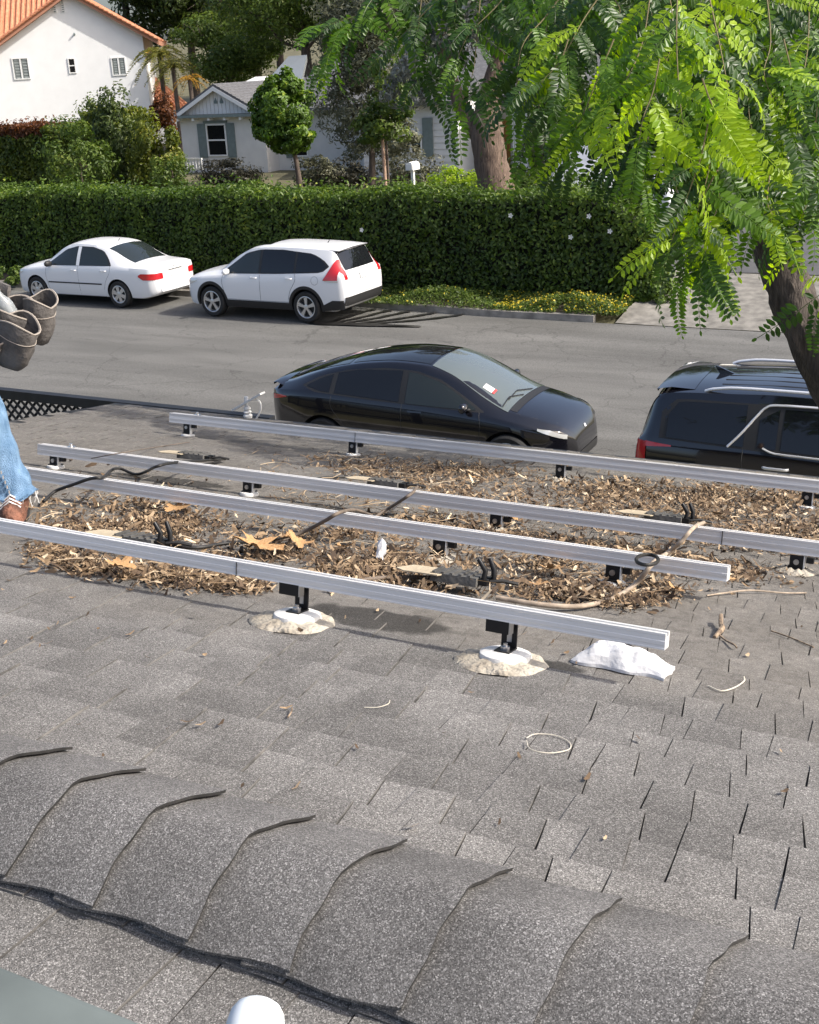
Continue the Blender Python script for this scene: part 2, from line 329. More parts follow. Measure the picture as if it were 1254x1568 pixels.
# ================================================================== FOREGROUND HOUSE ROOF
STAINS = [(*on_roof(575, 950)[:2], .26, .10), (*on_roof(262, 737)[:2], .35, .10), (*on_roof(920, 835)[:2], .5, .12), (*on_roof(850, 1022)[:2], .08, .04), (*on_roof(640, 800)[:2], .5, .1)]
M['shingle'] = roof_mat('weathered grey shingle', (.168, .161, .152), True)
M['cap'] = roof_mat('grey ridge shingle', (.138, .133, .128), False)
M['cut'] = mat('pale cut shingle edge', (.05, .048, .046), .9, col2=(.2, .19, .178), scale=16)
M['butt'] = mat('shadow-dark shingle butt edge', (.010, .010, .010), .95, col2=(.035, .033, .031), scale=30)  # near-black colour stands in for the shaded gap under the cap edge
M['deck'] = mat('roof felt', (.03, .03, .03), .95)
M['plaster'] = mat('cream plaster', (.55, .5, .42), .9, var=.1, bump=.2)
M['fascia'] = mat('dark painted board', (.03, .032, .035), .6, var=.3)
TH = math.atan(RTN); CT, ST = math.cos(TH), math.sin(TH)
RY = 1.277; RZ = roof_z(RY)
DF, NF = np.array([0, CT, -ST]), np.array([0, ST, CT]); DNR, NNR = np.array([0, -CT, -ST]), np.array([0, -ST, CT]); O = np.array([0, RY, RZ])
EAVE = 6.92
def rake_x(y): return -4.42-.285*(y-.3)
def frame(x, y, rz=0, h=0):
    """matrix standing on the far slope: local x along the ridge, y down the slope, z out of the roof"""
    p = np.array([x, y, roof_z(y)])+NF*h
    m = Matrix(((1, 0, 0, p[0]), (0, DF[1], NF[1], p[1]), (0, DF[2], NF[2], p[2]), (0, 0, 0, 1)))
    return m @ Matrix.Rotation(rz, 4, 'Z')
house = thing('shingled_house', 'house in the foreground under a weathered grey shingle roof', 'house', (0, 0, 0))
sE = (EAVE-RY)/CT
mb = MB()
rk = [(rake_x(RY), RY), (5.5, RY), (5.5, EAVE), (rake_x(EAVE), EAVE)]
mb.hexa([np.array([x, y, roof_z(y)-.14]) for x, y in rk], [np.array([x, y, roof_z(y)-.004]) for x, y in rk])
nk = [(rake_x(RY), -5), (5.5, -5), (5.5, RY), (rake_x(RY), RY)]
mb.hexa([(x, y, RZ-(RY-y)*RTN-.14) for x, y in nk], [(x, y, RZ-(RY-y)*RTN-.004) for x, y in nk])
mb.build('roof_deck', M['deck'], house)
MB().box(rake_x(EAVE), 5.5, EAVE+.004, EAVE+.03, roof_z(EAVE)-.2, roof_z(EAVE)-.005).build('fascia', M['fascia'], house)
MB().box(-4.6, 5.2, -4.4, 6.35, 0, roof_z(6.35)-.16).build('wall', M['plaster'], house)
# --- shingles: laminated tabs, raised ones and the lower ones between them
EXPO = .139
pieces = []
def course(side, i, xa, xb):
    d, nn = (DF, NF) if side == 'far' else (DNR, NNR)
    sb = .17+i*EXPO+.012*math.sin(i*1.7); st = sb-EXPO-.03; wav = lambda x: .006*math.sin(x*2.3+i*1.1)+.004*math.sin(x*7+i*2.7)
    x = xa-rnd.random()*.25; raised = rnd.random() < .5; kl = -.13 if raised else -.2
    while x < xb:
        w = rnd.uniform(.065, .15) if raised else rnd.uniform(.055, .13)
        if rnd.random() < .12: w *= 1.5
        x1 = x+w; kr = -.2 if raised else -.09; kl += rnd.uniform(-.02, .02)
        hb = .0072 if raised else .004; hb += rnd.uniform(-.001, .0012); hm = hb*.62 if raised else .003; L = sb-st
        q = lambda xx, s, h: O+np.array([xx, 0, 0])+d*s+nn*h
        g = .0013
        B = [q(x+g, sb+wav(x), -.002), q(x1-g, sb+wav(x1), -.002), q(x1-g-kr*L, st, -.003), q(x+g-kl*L, st, -.003)]
        T = [q(x+g, sb+wav(x), hb), q(x1-g, sb+wav(x1), hb), q(x1-g-kr*L, st, hb-.0062 if raised else -.0008), q(x+g-kl*L, st, hb-.0062 if raised else -.0008)]
        if side == 'far': B, T = B[::-1], T[::-1]
        c = (T[0]+T[2])/2; px, py, dep = proj(c)
        y = c[1]
        ok = True if side == 'near' else x > rake_x(y)+.02
        if ok: pieces.append((B, T, (.58 if not raised else .45)+rnd.uniform(-.38, .38), (0 if (-60 < px < 1310 and -40 < py < 1640) else 50)+dep, side, dep, px, py))
        x = x1; raised = not raised; kl = kr
nrow = int((sE-.17)/EXPO)
for i in range(nrow+1):
    y = RY+(.17+i*EXPO)*CT; course('far', i, max(rake_x(y), -1.28*y-.9), min(5.3, .25*y+1.2))
for i in range(9): course('near', i, -3.2, 1.6)
pieces.sort(key=lambda q: q[3])
rest = MB()
for k, (B, T, v, *_r) in enumerate(pieces):
    mb = MB() if k < 298 else rest
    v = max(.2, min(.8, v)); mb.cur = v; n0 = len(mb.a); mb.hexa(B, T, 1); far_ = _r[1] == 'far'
    for q_ in range(8): mb.a[n0+q_] = v+(.2 if ((q_ % 4 in (2, 3)) == far_) else -.2)  # butt end lighter, upper end darker: course steps put into the colour
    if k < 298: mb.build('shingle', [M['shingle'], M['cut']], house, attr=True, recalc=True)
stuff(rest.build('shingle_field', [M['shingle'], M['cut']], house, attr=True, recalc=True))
# --- ridge caps
CE = .1806; HW = .163; cx0 = -.1947*1.43+CE*3
def cap(ix):
    mb = MB(); xl = cx0-ix*CE; jl = rnd.uniform(-.006, .006); tilt = rnd.uniform(-.002, .002); tw = rnd.uniform(.003, .007); wob = rnd.uniform(0, 6); va = rnd.uniform(.15, .85)
    nu, nv = 9, 17; top = []; bot = []
    for i in range(nu):
        u = i/(nu-1); r1, r2 = [], []
        for j in range(nv):
            w = -1+2*j/(nv-1); yy = w*HW+tilt*u+.004*math.sin(u*7+wob)*abs(w)
            ed = .003*math.sin(w*3+wob)+.0025*math.sin(w*11+wob)
            x = xl+jl*.5-(CE+.085)*u+ed*(1-u)+.012*w
            h = .0145*(1-u)**1.4-(.016*abs(w)**5 if w < 0 else 0)+tw*.15*math.sin(w*2.2+wob)*(1-u)
            z = RZ+.06-(.06*(math.sqrt((yy/.16)**2+.04)-.2)/.82 if yy > 0 else .058*(math.sqrt((yy/.16)**2+.05)-.224)/.8)+h
            r1.append((x, RY+yy, z)); r2.append((x-.001, RY+yy*.995, z-.006))
        top.append(r1); bot.append(r2)
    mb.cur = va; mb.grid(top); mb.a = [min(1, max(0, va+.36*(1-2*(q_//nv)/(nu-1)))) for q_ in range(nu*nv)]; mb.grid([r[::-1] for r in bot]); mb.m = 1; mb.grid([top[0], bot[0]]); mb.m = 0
    for A, Bq in ((bot[-1], top[-1]), ([r[0] for r in bot], [r[0] for r in top]), ([r[-1] for r in top], [r[-1] for r in bot])): mb.grid([A, Bq])
    return mb.build('ridge_cap', [M['cap'], M['butt']], house, attr=True, smooth=50)
for ix in range(22): cap(ix)
# ================================================================== MOUNTING RAILS AND FEET
M['alu'] = mat('dull aluminium', (.74, .735, .725), .4, metal=.2, var=.06, scale=3, stretch=(.3, 6, 6), bump=.03, bscale=90)
M['alu2'] = mat('weathered aluminium', (.68, .67, .655), .5, metal=.15, var=.08, scale=3, stretch=(.3, 6, 6))
M['black'] = mat('black anodised metal', (.012, .012, .013), .4, metal=.3)
M['steel'] = mat('bright bolt steel', (.6, .6, .6), .3, metal=1)
M['white'] = mat('white sealant cap', (.72, .71, .68), .6, var=.1, scale=20, bump=.2, bscale=60)
M['seal'] = mat('cracked beige sealant', (.27, .235, .185), .9, col2=(.5, .455, .375), scale=14, bump=.8, bscale=50, detail=8)
RAILS = [  # y, top height above roof, x left, x right, height, label
    (2.545, .157, -4.4, -.706, .040, .037, 'nearest aluminium rail, running over the white round roof mounts'),
    (3.54, .125, -4.3, -.786, .048, .042, 'second aluminium rail from the front, ending right among the dead leaves'),
    (4.17, .122, -4.32, 3.2, .052, .044, 'third aluminium rail from the front, its left end beside the blue jeans'),
    (5.68, .146, -4.73, 3.4, .058, .046, 'farthest aluminium rail, along the roof edge before the black cars')]
def rail(y, top, xl, xr, hh, ww, label, k):
    t = thing('mounting_rail', label, 'rail', (0, 0, 0), 0, 'aluminium rails on the roof')
    a, h = ww/2, hh
    pf = [(-a, 0), (a, 0), (a, h), (.007, h), (.007, h-.011), (-.007, h-.011), (-.007, h), (-a, h), (-a, h*.86), (-a+.001, h*.82), (-a+.001, h*.56), (-a, h*.52), (-a, h*.3), (-a+.0008, h*.26), (-a+.0008, h*.12), (-a, h*.08)]
    z0 = top*CT-hh; mb = MB()
    def P(x, q): return np.array([x, y, roof_z(y)])+DF*q[0]+NF*(z0+q[1])+np.array([0, 0, .004*math.sin(x*.9+k)])
    xs_ = np.linspace(xl, xr, 9); n = len(pf)
    for i, x in enumerate(xs_): mb.v += [tuple(P(x, q)) for q in pf]; mb.a += [.5]*n
    for i in range(8):
        for j in range(n): mb.f.append((i*n+j, i*n+(j+1) % n, (i+1)*n+(j+1) % n, (i+1)*n+j)); mb.mi.append(0)
    mb.f += [tuple(range(n))[::-1], tuple(range(8*n, 9*n))]; mb.mi += [0, 0]
    mb.build('rail_body', M['alu'] if k < 2 else M['alu2'], t, smooth=25)
    return t, z0, P
def foot(x, y, z0, ww, big, label, group, kind=0):
    t = thing('roof_mount', label, 'roof mount', (0, 0, 0), 0, group); t.matrix_world = frame(x, y)
    s = 1.0 if big else .62
    r = .066*s
    if kind != 2:
        prof = [(r*1.02, 0), (r*1.06, .012*s), (r, .026*s), (r*.82, .031*s), (r*.5, .033*s), (0, .034*s)]
        MB().lathe(prof, seg=28, jit=.03).build('base_cap', M['white'], t, smooth=40)
    if big or kind == 2:
        mb = MB(); ring = []
        for k, (q, h) in enumerate(((1.8, .004), (1.72, .0105), (1.4, .013), (1.15, .016), (.9, .02))):
            ring.append([(r*q*math.cos(a)*(1+.05*math.sin(a*3+x*9)+.035*math.sin(a*7+k))*(1.06 if math.cos(a) < 0 else .97), r*q*math.sin(a)*(1+.04*math.sin(a*5+y*7+k))-.014*(q-.9), h*(1+.2*math.sin(a*9))) for a in np.linspace(0, 2*math.pi, 41)])
        mb.grid(ring).build('sealant', M['seal'], t, smooth=60)
    w = .021*s if big else .024
    zb = .031*s if kind != 2 else .01
    mb = MB(); mb.box(-w, w, -.028, .028, zb, zb+.006); mb.box(*((-w, w, .018, .0235, zb+.006, z0+.012) if big else (-w, w, -.0165, -.011, zb+.006, z0-.0005)))
    mb.build('bracket', M['black'], t)
    if big:
        mb = MB(); mb.box(-.052, .012, -.018, .004, z0-.034, z0-.002); mb.build('clamp_block', M['black'], t)
        MB().box(.0125, .016, -.019, .005, z0-.034, z0-.003).build('clamp_edge', M['steel'], t)
        MB().box(-.005, .008, .0165, .0178, z0-.062, z0-.04).build('bracket_slot', M['steel'], t)
    else:
        MB().box(w+.0005, w+.004, -.0165, .006, zb, z0-.0005).build('bracket_side', M['white'], t)
        MB().lathe([(.010, 0), (.010, .006), (0, .0065)], (0, -.0232, z0-.025), 'y', 10).build('bracket_slot', M['steel'], t)
        MB().box(w+.008, w+.034, -.01, .012, z0-.026, z0-.006).build('clamp_block', M['black'], t)
    MB().lathe([(.0125, 0), (.0125, .008), (.006, .009), (.006, .016), (0, .017)], (0, -.004, zb+.006), 'z', 8).build('bolt', M['steel'], t)
    return t
FEET = [[(-1.752, 'left white round mount under the nearest rail, ringed with beige sealant'), (-1.12, 'right white round mount under the nearest rail, beside the crumpled white paper')],
        [(-1.80, 'mount sunk in dead leaves under the second rail, left of the other'), (-1.16, 'mount under the right end of the second rail, by the black cable ring')],
        [(-4.22, 'mount at the left end of the third rail, beside the jeans'), (-3.07, 'second mount from the left under the third rail'), (-1.86, 'third mount from the left under the third rail, among brown leaves'), (-.68, 'mount on a greyish sealant mound under the right end of the third rail')],
        [(-4.60, 'mount at the left end of the farthest rail'), (-3.42, 'second mount from the left under the farthest rail'), (-2.157, 'third mount under the farthest rail, half buried in leaves'), (-.90, 'mount under the farthest rail at the right edge of the picture')]]
M['seal2'] = mat('grey weathered sealant', (.3, .28, .25), .9, col2=(.42, .4, .36), scale=20, bump=.6)
for k, R_ in enumerate(RAILS):
    t, z0, P = rail(*R_, k)
    for x, lab in FEET[k]:
        foot(x, R_[0], z0, R_[5], k == 0, lab, 'mounts under the rails', 2 if (k, x) in ((1, -1.8), (2, -1.86), (2, -.68), (3, -2.157)) else 0)
    if k in (2, 3):
        b = MB(); c_ = P(R_[2]+.2, (0, R_[4])); b.box(c_[0]-.02, c_[0]+.02, c_[1]-.012, c_[1]+.012, c_[2]-.002, c_[2]+.006); b.lathe([(.008, 0), (.008, .02), (0, .021)], (c_[0], c_[1], c_[2]), 'z', 8); b.build('rail_clamp', M['steel'], t)
    for xs_ in ((-1.95,), (), (-.95, 1.2), (-3.4, -.6))[k]:
        b = MB(); p0 = P(xs_, (-R_[5]/2-.0012, .002)); p1 = P(xs_, (-R_[5]/2-.0012, R_[4]-.002)); b.tube([p0, p1], .0016, 4); b.build('splice_seam', M['black'], t)
# ================================================================== LITTER, CABLES AND SMALL THINGS ON THE ROOF
def inpoly(p, poly):
    x, y = p; c = False; j = len(poly)-1
    for i in range(len(poly)):
        if (poly[i][1] > y) != (poly[j][1] > y) and x < (poly[j][0]-poly[i][0])*(y-poly[i][1])/(poly[j][1]-poly[i][1])+poly[i][0]: c = not c
        j = i
    return c
def dry_mat():
    m, n, l, b = new_mat('dry leaf')
    a = n.new('ShaderNodeAttribute'); a.attribute_name = 'v'; r = n.new('ShaderNodeValToRGB'); e = r.color_ramp.elements
    e[0].color = (.045, .03, .02, 1); e[1].color = (.66, .54, .38, 1)
    for p, c in ((.3, (.115, .076, .046)), (.6, (.25, .172, .102)), (.85, (.43, .32, .205))): q = e.new(p); q.color = (*c, 1)
    l.new(a.outputs['Fac'], r.inputs[0]); l.new(r.outputs[0], b.inputs['Base Color']); b.inputs['Roughness'].default_value = .75; b.inputs['Specular IOR Level'].default_value = .3
    return m
M['dry'] = dry_mat()
AREAS = [  # photo outline on the roof plane, leaves, pile height
    ([(60, 778), (130, 762), (300, 783), (420, 800), (640, 828), (800, 852), (900, 868), (980, 880), (1045, 915), (1000, 938), (860, 928), (720, 915), (580, 905), (470, 893), (380, 880), (250, 862), (120, 838), (40, 815)], 9500, .028),
    ([(40, 838), (180, 868), (300, 886), (420, 905), (395, 912), (270, 902), (150, 884), (50, 858)], 2600, .02),
    ([(660, 712), (760, 720), (900, 737), (1100, 752), (1254, 762), (1300, 770), (1300, 862), (1180, 850), (1050, 832), (900, 812), (780, 797), (690, 776), (640, 745)], 11500, .024),
    ([(480, 700), (600, 706), (690, 716), (660, 750), (560, 735)], 900, .012),
    ([(620, 790), (760, 808), (900, 830), (1000, 850), (1190, 885), (1130, 893), (1010, 872), (880, 852), (740, 828), (600, 806)], 2800, .022),
    ([(380, 690), (700, 745), (600, 800), (420, 780)], 260, .006),
    ([(100, 700), (330, 745), (420, 790), (250, 790), (100, 765)], 160, .006),
    ([(1050, 860), (1250, 870), (1250, 900), (1080, 905)], 160, .006)]
def litter():
    V, F, A = [], [], []
    def leaf(p, L, W, yaw, pit, curl, v):
        k = len(V); c, s = math.cos(yaw), math.sin(yaw); roll = rnd.uniform(-.9, .9)
        for t in (-.5, 0, .5):
            for w in (-1, 1):
                wd = W*(.55 if t else 1)*w*.5; x = t*L; z = curl*L*(4*t*t-.5)*.5+abs(w)*W*.25*math.sin(roll)+wd*math.sin(roll)+x*math.sin(pit)
                V.append((p[0]+x*c-wd*s, p[1]+x*s+wd*c, p[2]+z)); A.append(v)
        F.extend([(k, k+1, k+3, k+2), (k+2, k+3, k+5, k+4)])
    for poly, n, hh in AREAS:
        x0, x1 = min(p[0] for p in poly), max(p[0] for p in poly); y0, y1 = min(p[1] for p in poly), max(p[1] for p in poly); i = 0
        cl = [(rnd.uniform(x0, x1), rnd.uniform(y0, y1)) for _ in range(40)]
        while i < n:
            if rnd.random() < .6: c = rnd.choice(cl); q = (rnd.gauss(c[0], 34), rnd.gauss(c[1], 8))
            else: q = (rnd.uniform(x0-10, x1+10), rnd.uniform(y0-4, y1+4))
            jx = rnd.gauss(0, 22); jy = rnd.gauss(0, 6)
            if not inpoly((q[0]+jx, q[1]+jy), poly): continue
            p = on_roof(*q); d = p[1]
            if p[0] < rake_x(p[1])+.1 or p[1] > EAVE-.1: continue
            L = rnd.choice((rnd.uniform(.008, .02), rnd.uniform(.015, .048)))*(1.0 if rnd.random() < .93 else 1.5); p = p+NF*(.008+hh*rnd.random()**1.5)
            leaf(p, L, L*rnd.uniform(.14, .38), rnd.uniform(0, 6.28), rnd.uniform(-.5, .5), rnd.uniform(-.3, .9), min(1, max(0, rnd.gauss(.44, .27)))); i += 1
    for _ in range(150):      # stray leaves and seeds over the shingles
        q = (rnd.uniform(0, 1254), rnd.uniform(690, 1020) if rnd.random() < .8 else rnd.uniform(1020, 1300)); p = on_roof(*q)+NF*.012
        if p[0] > rake_x(p[1])+.1 and p[1] < EAVE-.1: leaf(p, rnd.uniform(.008, .03), rnd.uniform(.004, .01), rnd.uniform(0, 6.28), 0, .3, rnd.uniform(.2, .85))
    me = bpy.data.meshes.new('leaf_litter'); me.from_pydata(V, [], F); vattr(me, A); me.update(); return link('leaf_litter', me, M['dry'])
lit = stuff(litter()); lit['label'] = 'drifts of small dry brown leaves caught between the rails'; lit['category'] = 'dead leaves'
# thin dry stems through the litter
def stems():
    mb = MB(); n = 0
    while n < 650:
        poly, _, hh = rnd.choice(AREAS[:6]); xs_ = [p[0] for p in poly]; ys_ = [p[1] for p in poly]; q = (rnd.uniform(min(xs_), max(xs_)), rnd.uniform(min(ys_), max(ys_)))
        if not inpoly(q, poly): continue
        a = rnd.uniform(0, 6.28); L = rnd.uniform(.04, .16); p = on_roof(*q)+NF*(.012+hh*rnd.random()); d = np.array([math.cos(a), 0, 0])+DF*math.sin(a); b = rnd.uniform(-.3, .3)*L
        if p[1] > EAVE-.25: continue
        side = np.cross(NF, d); mb.cur = rnd.uniform(.35, 1); mb.tube([p-d*L/2, p+side*b*.5+NF*rnd.uniform(0, .02), p+d*L/2+NF*rnd.uniform(-.005, .025)], rnd.uniform(.0008, .0018), 3, cap=False); n += 1
    return mb.build('dry_stems', M['dry'], attr=True, recalc=False)
ds = stuff(stems()); ds['label'] = 'thin dry stems lying across the leaf drifts'; ds['category'] = 'dead stems'
# ---- large lobed leaves
M['bigleaf'] = mat('tan lobed leaf', (.36, .19, .075), .7, col2=(.52, .33, .16), scale=25, bump=.3, bscale=50)
def lobed(seed):
    r = random.Random(seed); n = 44; out = []
    for k in range(n):
        a = 2*math.pi*k/n; lob = abs(math.sin(2.5*(a-math.pi/2)+math.pi/2)); rad = .38+.62*lob**1.6*(1 if math.sin(a) > -.75 else .5); rad *= 1+r.uniform(-.1, .1)
        out.append((a, rad))
    f = r.uniform(.3, .7); g = r.uniform(0, 6)
    def pt(a, q): x, y = q*math.cos(a), q*math.sin(a); return (x*.5, y*.5, .5*(f*.7*q*q*math.sin(a*2.5+g)*.5+.35*q*q*r.uniform(.6, 1)))
    vs = [(0, 0, 0)]+[pt(a, q*.55) for a, q in out]+[pt(a, q) for a, q in out]
    fs = [(0, 1+k, 1+(k+1) % n) for k in range(n)]+[(1+k, 1+n+k, 1+n+(k+1) % n, 1+(k+1) % n) for k in range(n)]
    me = bpy.data.meshes.new('lobed_leaf'); me.from_pydata(vs, [], fs); me.polygons.foreach_set('use_smooth', [True]*len(me.polygons)); me.update(); return me
LM = [lobed(s) for s in range(4)]
for q in LM: q.materials.append(M['bigleaf'])
BIG = [(392, 843, .17, 'large tan lobed leaf flat behind the nearest rail, largest of the group of three'), (428, 832, .11, 'tan lobed leaf overlapping the right tip of the largest leaf'), (455, 838, .10, 'curled orange-brown leaf just right of the three-leaf group'), (268, 786, .12, 'pale tan lobed leaf with its tip upright by the second rail'), (290, 779, .08, 'smaller tan leaf touching the upright lobed leaf'), (522, 846, .07, 'small orange leaf left of the white crumpled tissue'), (182, 874, .10, 'tan curled leaf in front of the nearest rail on the left'), (840, 880, .09, 'orange-brown leaf in the drift right of the cable connectors'), (822, 905, .06, 'small brown leaf at the front of the drift, right of the connectors'), (1033, 912, .06, 'yellow-tan leaf at the right tip of the leaf drift'), (786, 804, .09, 'yellow leaf beside the third mount of the third rail'), (800, 848, .07, 'pale yellow leaf just below the second rail'), (862, 720, .05, 'pale leaf leaning on the mount of the farthest rail'), (726, 738, .06, 'pale upright leaf in the drift behind the third rail'), (1118, 897, .04, 'cream leaf lying by the right end of the second rail')]
for i, (px, py, s, lab) in enumerate(BIG):
    o = link('lobed_leaf', LM[i % 4]); p = on_roof(px, py, .03); o.matrix_world = frame(p[0], p[1], rnd.uniform(0, 6.28), .05) @ Matrix.Rotation(rnd.uniform(-.3, .3), 4, 'X') @ Matrix.Rotation(rnd.uniform(-.3, .3), 4, 'Y') @ Matrix.Scale(s*1.15, 4)
    tag(o, lab, 'leaf', 'large lobed leaves on the roof')
# ---- cables
M['cable'] = mat('black cable sheath', (.018, .017, .016), .55, var=.3, scale=20)
M['cord'] = mat('dusty brown cable', (.14, .11, .085), .8, var=.3, scale=20)
M['cordpale'] = mat('pale frayed rope', (.36, .29, .22), .9, var=.3, scale=40)
def cable(label, pts, r, m, cat='cable', name='cable', group=None):
    P = [on_roof(a, b, h) for a, b, h in pts]; o = MB().tube(cr(P, 6), r, 7).build(name, m, smooth=60); return tag(o, label, cat, group)
R1, R2, R3 = .165, .135, .13
cable('black cable from the drift by the shoe over the second rail to the third rail', [(66, 768, .03), (85, 752, .06), (112, 742, .10), (138, 733, R2), (158, 731, R2), (168, 722, .04), (182, 717, .03), (206, 726, .015), (222, 723, .04), (238, 715, R3), (262, 709, R3), (300, 706, .06), (345, 703, .02)], .007, M['cable'])
cable('short black cable looping behind the third rail above the first large device', [(262, 706, .02), (300, 712, .015), (336, 706, .02), (318, 698, .015)], .006, M['cable'])
cable('thin black cable lying behind the middle of the third rail', [(462, 738, .015), (500, 731, .015), (560, 730, .012), (605, 732, .012), (630, 740, .015), (612, 748, .02)], .006, M['cable'])
cable('dusty cable crossing the third rail at its middle', [(574, 792, .02), (596, 778, .05), (618, 764, R3), (632, 754, R3+.01), (640, 744, .03)], .0065, M['cord'])
cable('dusty cable climbing from the leaves over the second rail left of centre', [(402, 834, .03), (440, 824, .03), (470, 812, .06), (500, 796, .12), (522, 784, R2+.01), (545, 781, .05), (570, 790, .02)], .007, M['cord'])
cable('black cable running right from the left connectors along the nearest rail', [(252, 833, .03), (285, 838, .03), (310, 838, .03), (345, 832, .03), (400, 828, .04), (440, 822, .035)], .007, M['cable'])
cable('brown cable running left from the middle connectors along the nearest rail', [(520, 898, .02), (545, 890, .03), (600, 884, .03), (680, 885, .03), (735, 888, .04)], .007, M['cord'])
cable('pale rope from the front of the drift up over the second and third rails', [(760, 915, .02), (830, 926, .02), (890, 928, .02), (940, 915, .02), (975, 892, .06), (1000, 862, .13), (1020, 848, .05), (1042, 830, .1), (1062, 808, R3+.01), (1078, 800, .04)], .008, M['cordpale'], 'rope', 'rope')
cable('thin pale straw lying right of the end of the second rail', [(1082, 912, .012), (1110, 908, .012), (1150, 904, .016), (1200, 908, .012), (1235, 908, .012)], .003, M['cordpale'], 'straw', 'straw')
cable('thin dark cord crossing over the third rail near its left end', [(140, 702, .1), (165, 697, R3+.005), (195, 692, R3+.005), (230, 686, .02), (290, 677, .015)], .0025, M['cord'])
rg = [on_roof(991+17*math.cos(a), 857+8*math.sin(a), .16) for a in np.linspace(0, 2*math.pi, 22)]
tag(MB().tube(rg, .006, 6).build('cable_ring', M['cable'], smooth=60), 'black ring of cable hanging on the right end of the second rail', 'cable')
# ---- module electronics with paired connectors
M['plate'] = mat('tan weathered plate', (.48, .4, .28), .8, var=.15, scale=12, bump=.2)
M['hous'] = mat('dusty dark housing', (.085, .083, .078), .7, var=.4, scale=14, bump=.2)
def device(label, px, py, L, rz, tall=True):
    p = on_roof(px, py, .02); t = thing('power_optimizer', label, 'device', (0, 0, 0), 0, 'electronic boxes on the roof'); t.matrix_world = frame(p[0], p[1], rz, .034)
    MB().prism([(-L*.62, -.03, .02), (-L*.5, -.055, .02), (-L*.1, -.06, .022), (-L*.02, -.02, .024), (-L*.2, .03, .024), (-L*.5, .03, .022)], (0, 0, .004)).build('plate', M['plate'], t)
    mb = MB(); mb.box(-L*.2, L*.32, -.045, .04, .0, .028)
    for k in range(5): mb.box(-L*.18+k*L*.1, -L*.15+k*L*.1, -.044, .039, .028, .034)
    mb.build('housing', M['hous'], t)
    mb = MB(); mb.box(L*.32, L*.42, -.03, -.008, .004, .024); mb.box(L*.32, L*.42, .008, .03, .004, .024); mb.build('terminal', M['black'], t)
    if tall:
        for s in (-1, 1): MB().tube([(L*.40+s*.012, s*.016, .015), (L*.41+s*.008, s*.016, .05), (L*.34+s*.012, s*.018, .085)], [.009, .0095, .0075], 8).build('connector', M['black'], t, smooth=50)
    MB().tube([(L*.42, .0, .014), (L*.55, .01, .02), (L*.7, .03, .012)], .006, 6).build('lead', M['cable'], t, smooth=50)
device('dusty box with upright black connectors behind the nearest rail on the left', 205, 838, .30, .1)
device('dusty box with tan plate and upright connectors behind the nearest rail at centre', 692, 896, .30, .05)
device('dusty box with tan plate lying behind the left part of the third rail', 292, 706, .30, .1, False)
device('dusty box with tan plate lying behind the middle of the third rail', 585, 748, .30, .05, False)
device('dusty box with tan plate and one bent connector behind the right of the third rail', 1010, 802, .30, .05)
# ---- paper
M['paper'] = mat('white tissue', (.68, .68, .69), .8, var=.05, bump=.25, bscale=40)
def wad(name, label, px, py, sx, sy, sz, seed, rz=0, h=.0, fine=3):
    r = random.Random(seed); bm = bmesh.new(); bmesh.ops.create_icosphere(bm, subdivisions=fine, radius=1)
    dirs = [Vector((r.gauss(0, 1), r.gauss(0, 1), r.gauss(0, 1))).normalized() for _ in range(26)]
    for v in bm.verts:
        n = v.co.normalized(); k = 1.0
        for i, d in enumerate(dirs):
            q = n.dot(d)
            if q > .5: k -= (q-.5)*(1.25 if i % 2 else -.55)
        k += r.uniform(-.05, .05); v.co = Vector((n.x*k*sx, n.y*k*sy, max(-.2, n.z*k)*sz+.2*sz))
    me = bpy.data.meshes.new(name); bm.to_mesh(me); bm.free(); o = link(name, me, M['paper']); p = on_roof(px, py, .0); o.matrix_world = frame(p[0], p[1], rz, h); return tag(o, label, 'paper')
wad('crumpled_tissue', 'white crumpled tissue standing in the leaf drift at centre', 583, 868, .03, .022, .05, 3, .3, .025, 2)
def sheet():
    mb = MB(); L, W = .25, .115; r = random.Random(4); nx_, ny_ = 33, 15; P = []; Q = []
    folds = [(r.uniform(0, 6.28), r.uniform(22, 75), r.uniform(0, 6.28), r.uniform(.3, 1)) for _ in range(7)]
    def crease(x, y): return sum(k*abs(math.sin((x*math.cos(a)+y*math.sin(a))*f+p)) for a, f, p, k in folds)/3.2
    for j in range(ny_):
        row = []; row2 = []
        for i in range(nx_):
            u, w = i/(nx_-1), j/(ny_-1); x = (u-.5)*L*(1-.05*abs(math.sin(w*5))); y = (w-.5)*W*(1+.1*math.sin(u*5+.6)+.10*math.sin(u*13))-.012*(u-.5)
            edge = min(1, 5*min(u, 1-u))*min(1, 4*min(w, 1-w)); z = .004+.03*edge**.4*(.55+.25*math.sin(u*4))+.026*crease(x*1.3, y*1.6)*(.25+.75*edge)
            row.append((x, y, z)); row2.append((x, y, min(z-.002, .002)))
        P.append(row); Q.append(row2)
    mb.grid(P); mb.grid([q[::-1] for q in Q])
    for A, B in ((P[0], Q[0]), (Q[-1], P[-1]), ([p[0] for p in Q], [p[0] for p in P]), ([p[-1] for p in P], [p[-1] for p in Q])): mb.grid([A, B])
    o = mb.build('crumpled_paper', M['paper'], smooth=14); p = on_roof(955, 1018, .01); o.matrix_world = frame(p[0], p[1], -.03, .004); return tag(o, 'flattened crumpled white paper under the right end of the nearest rail', 'paper')
sheet()
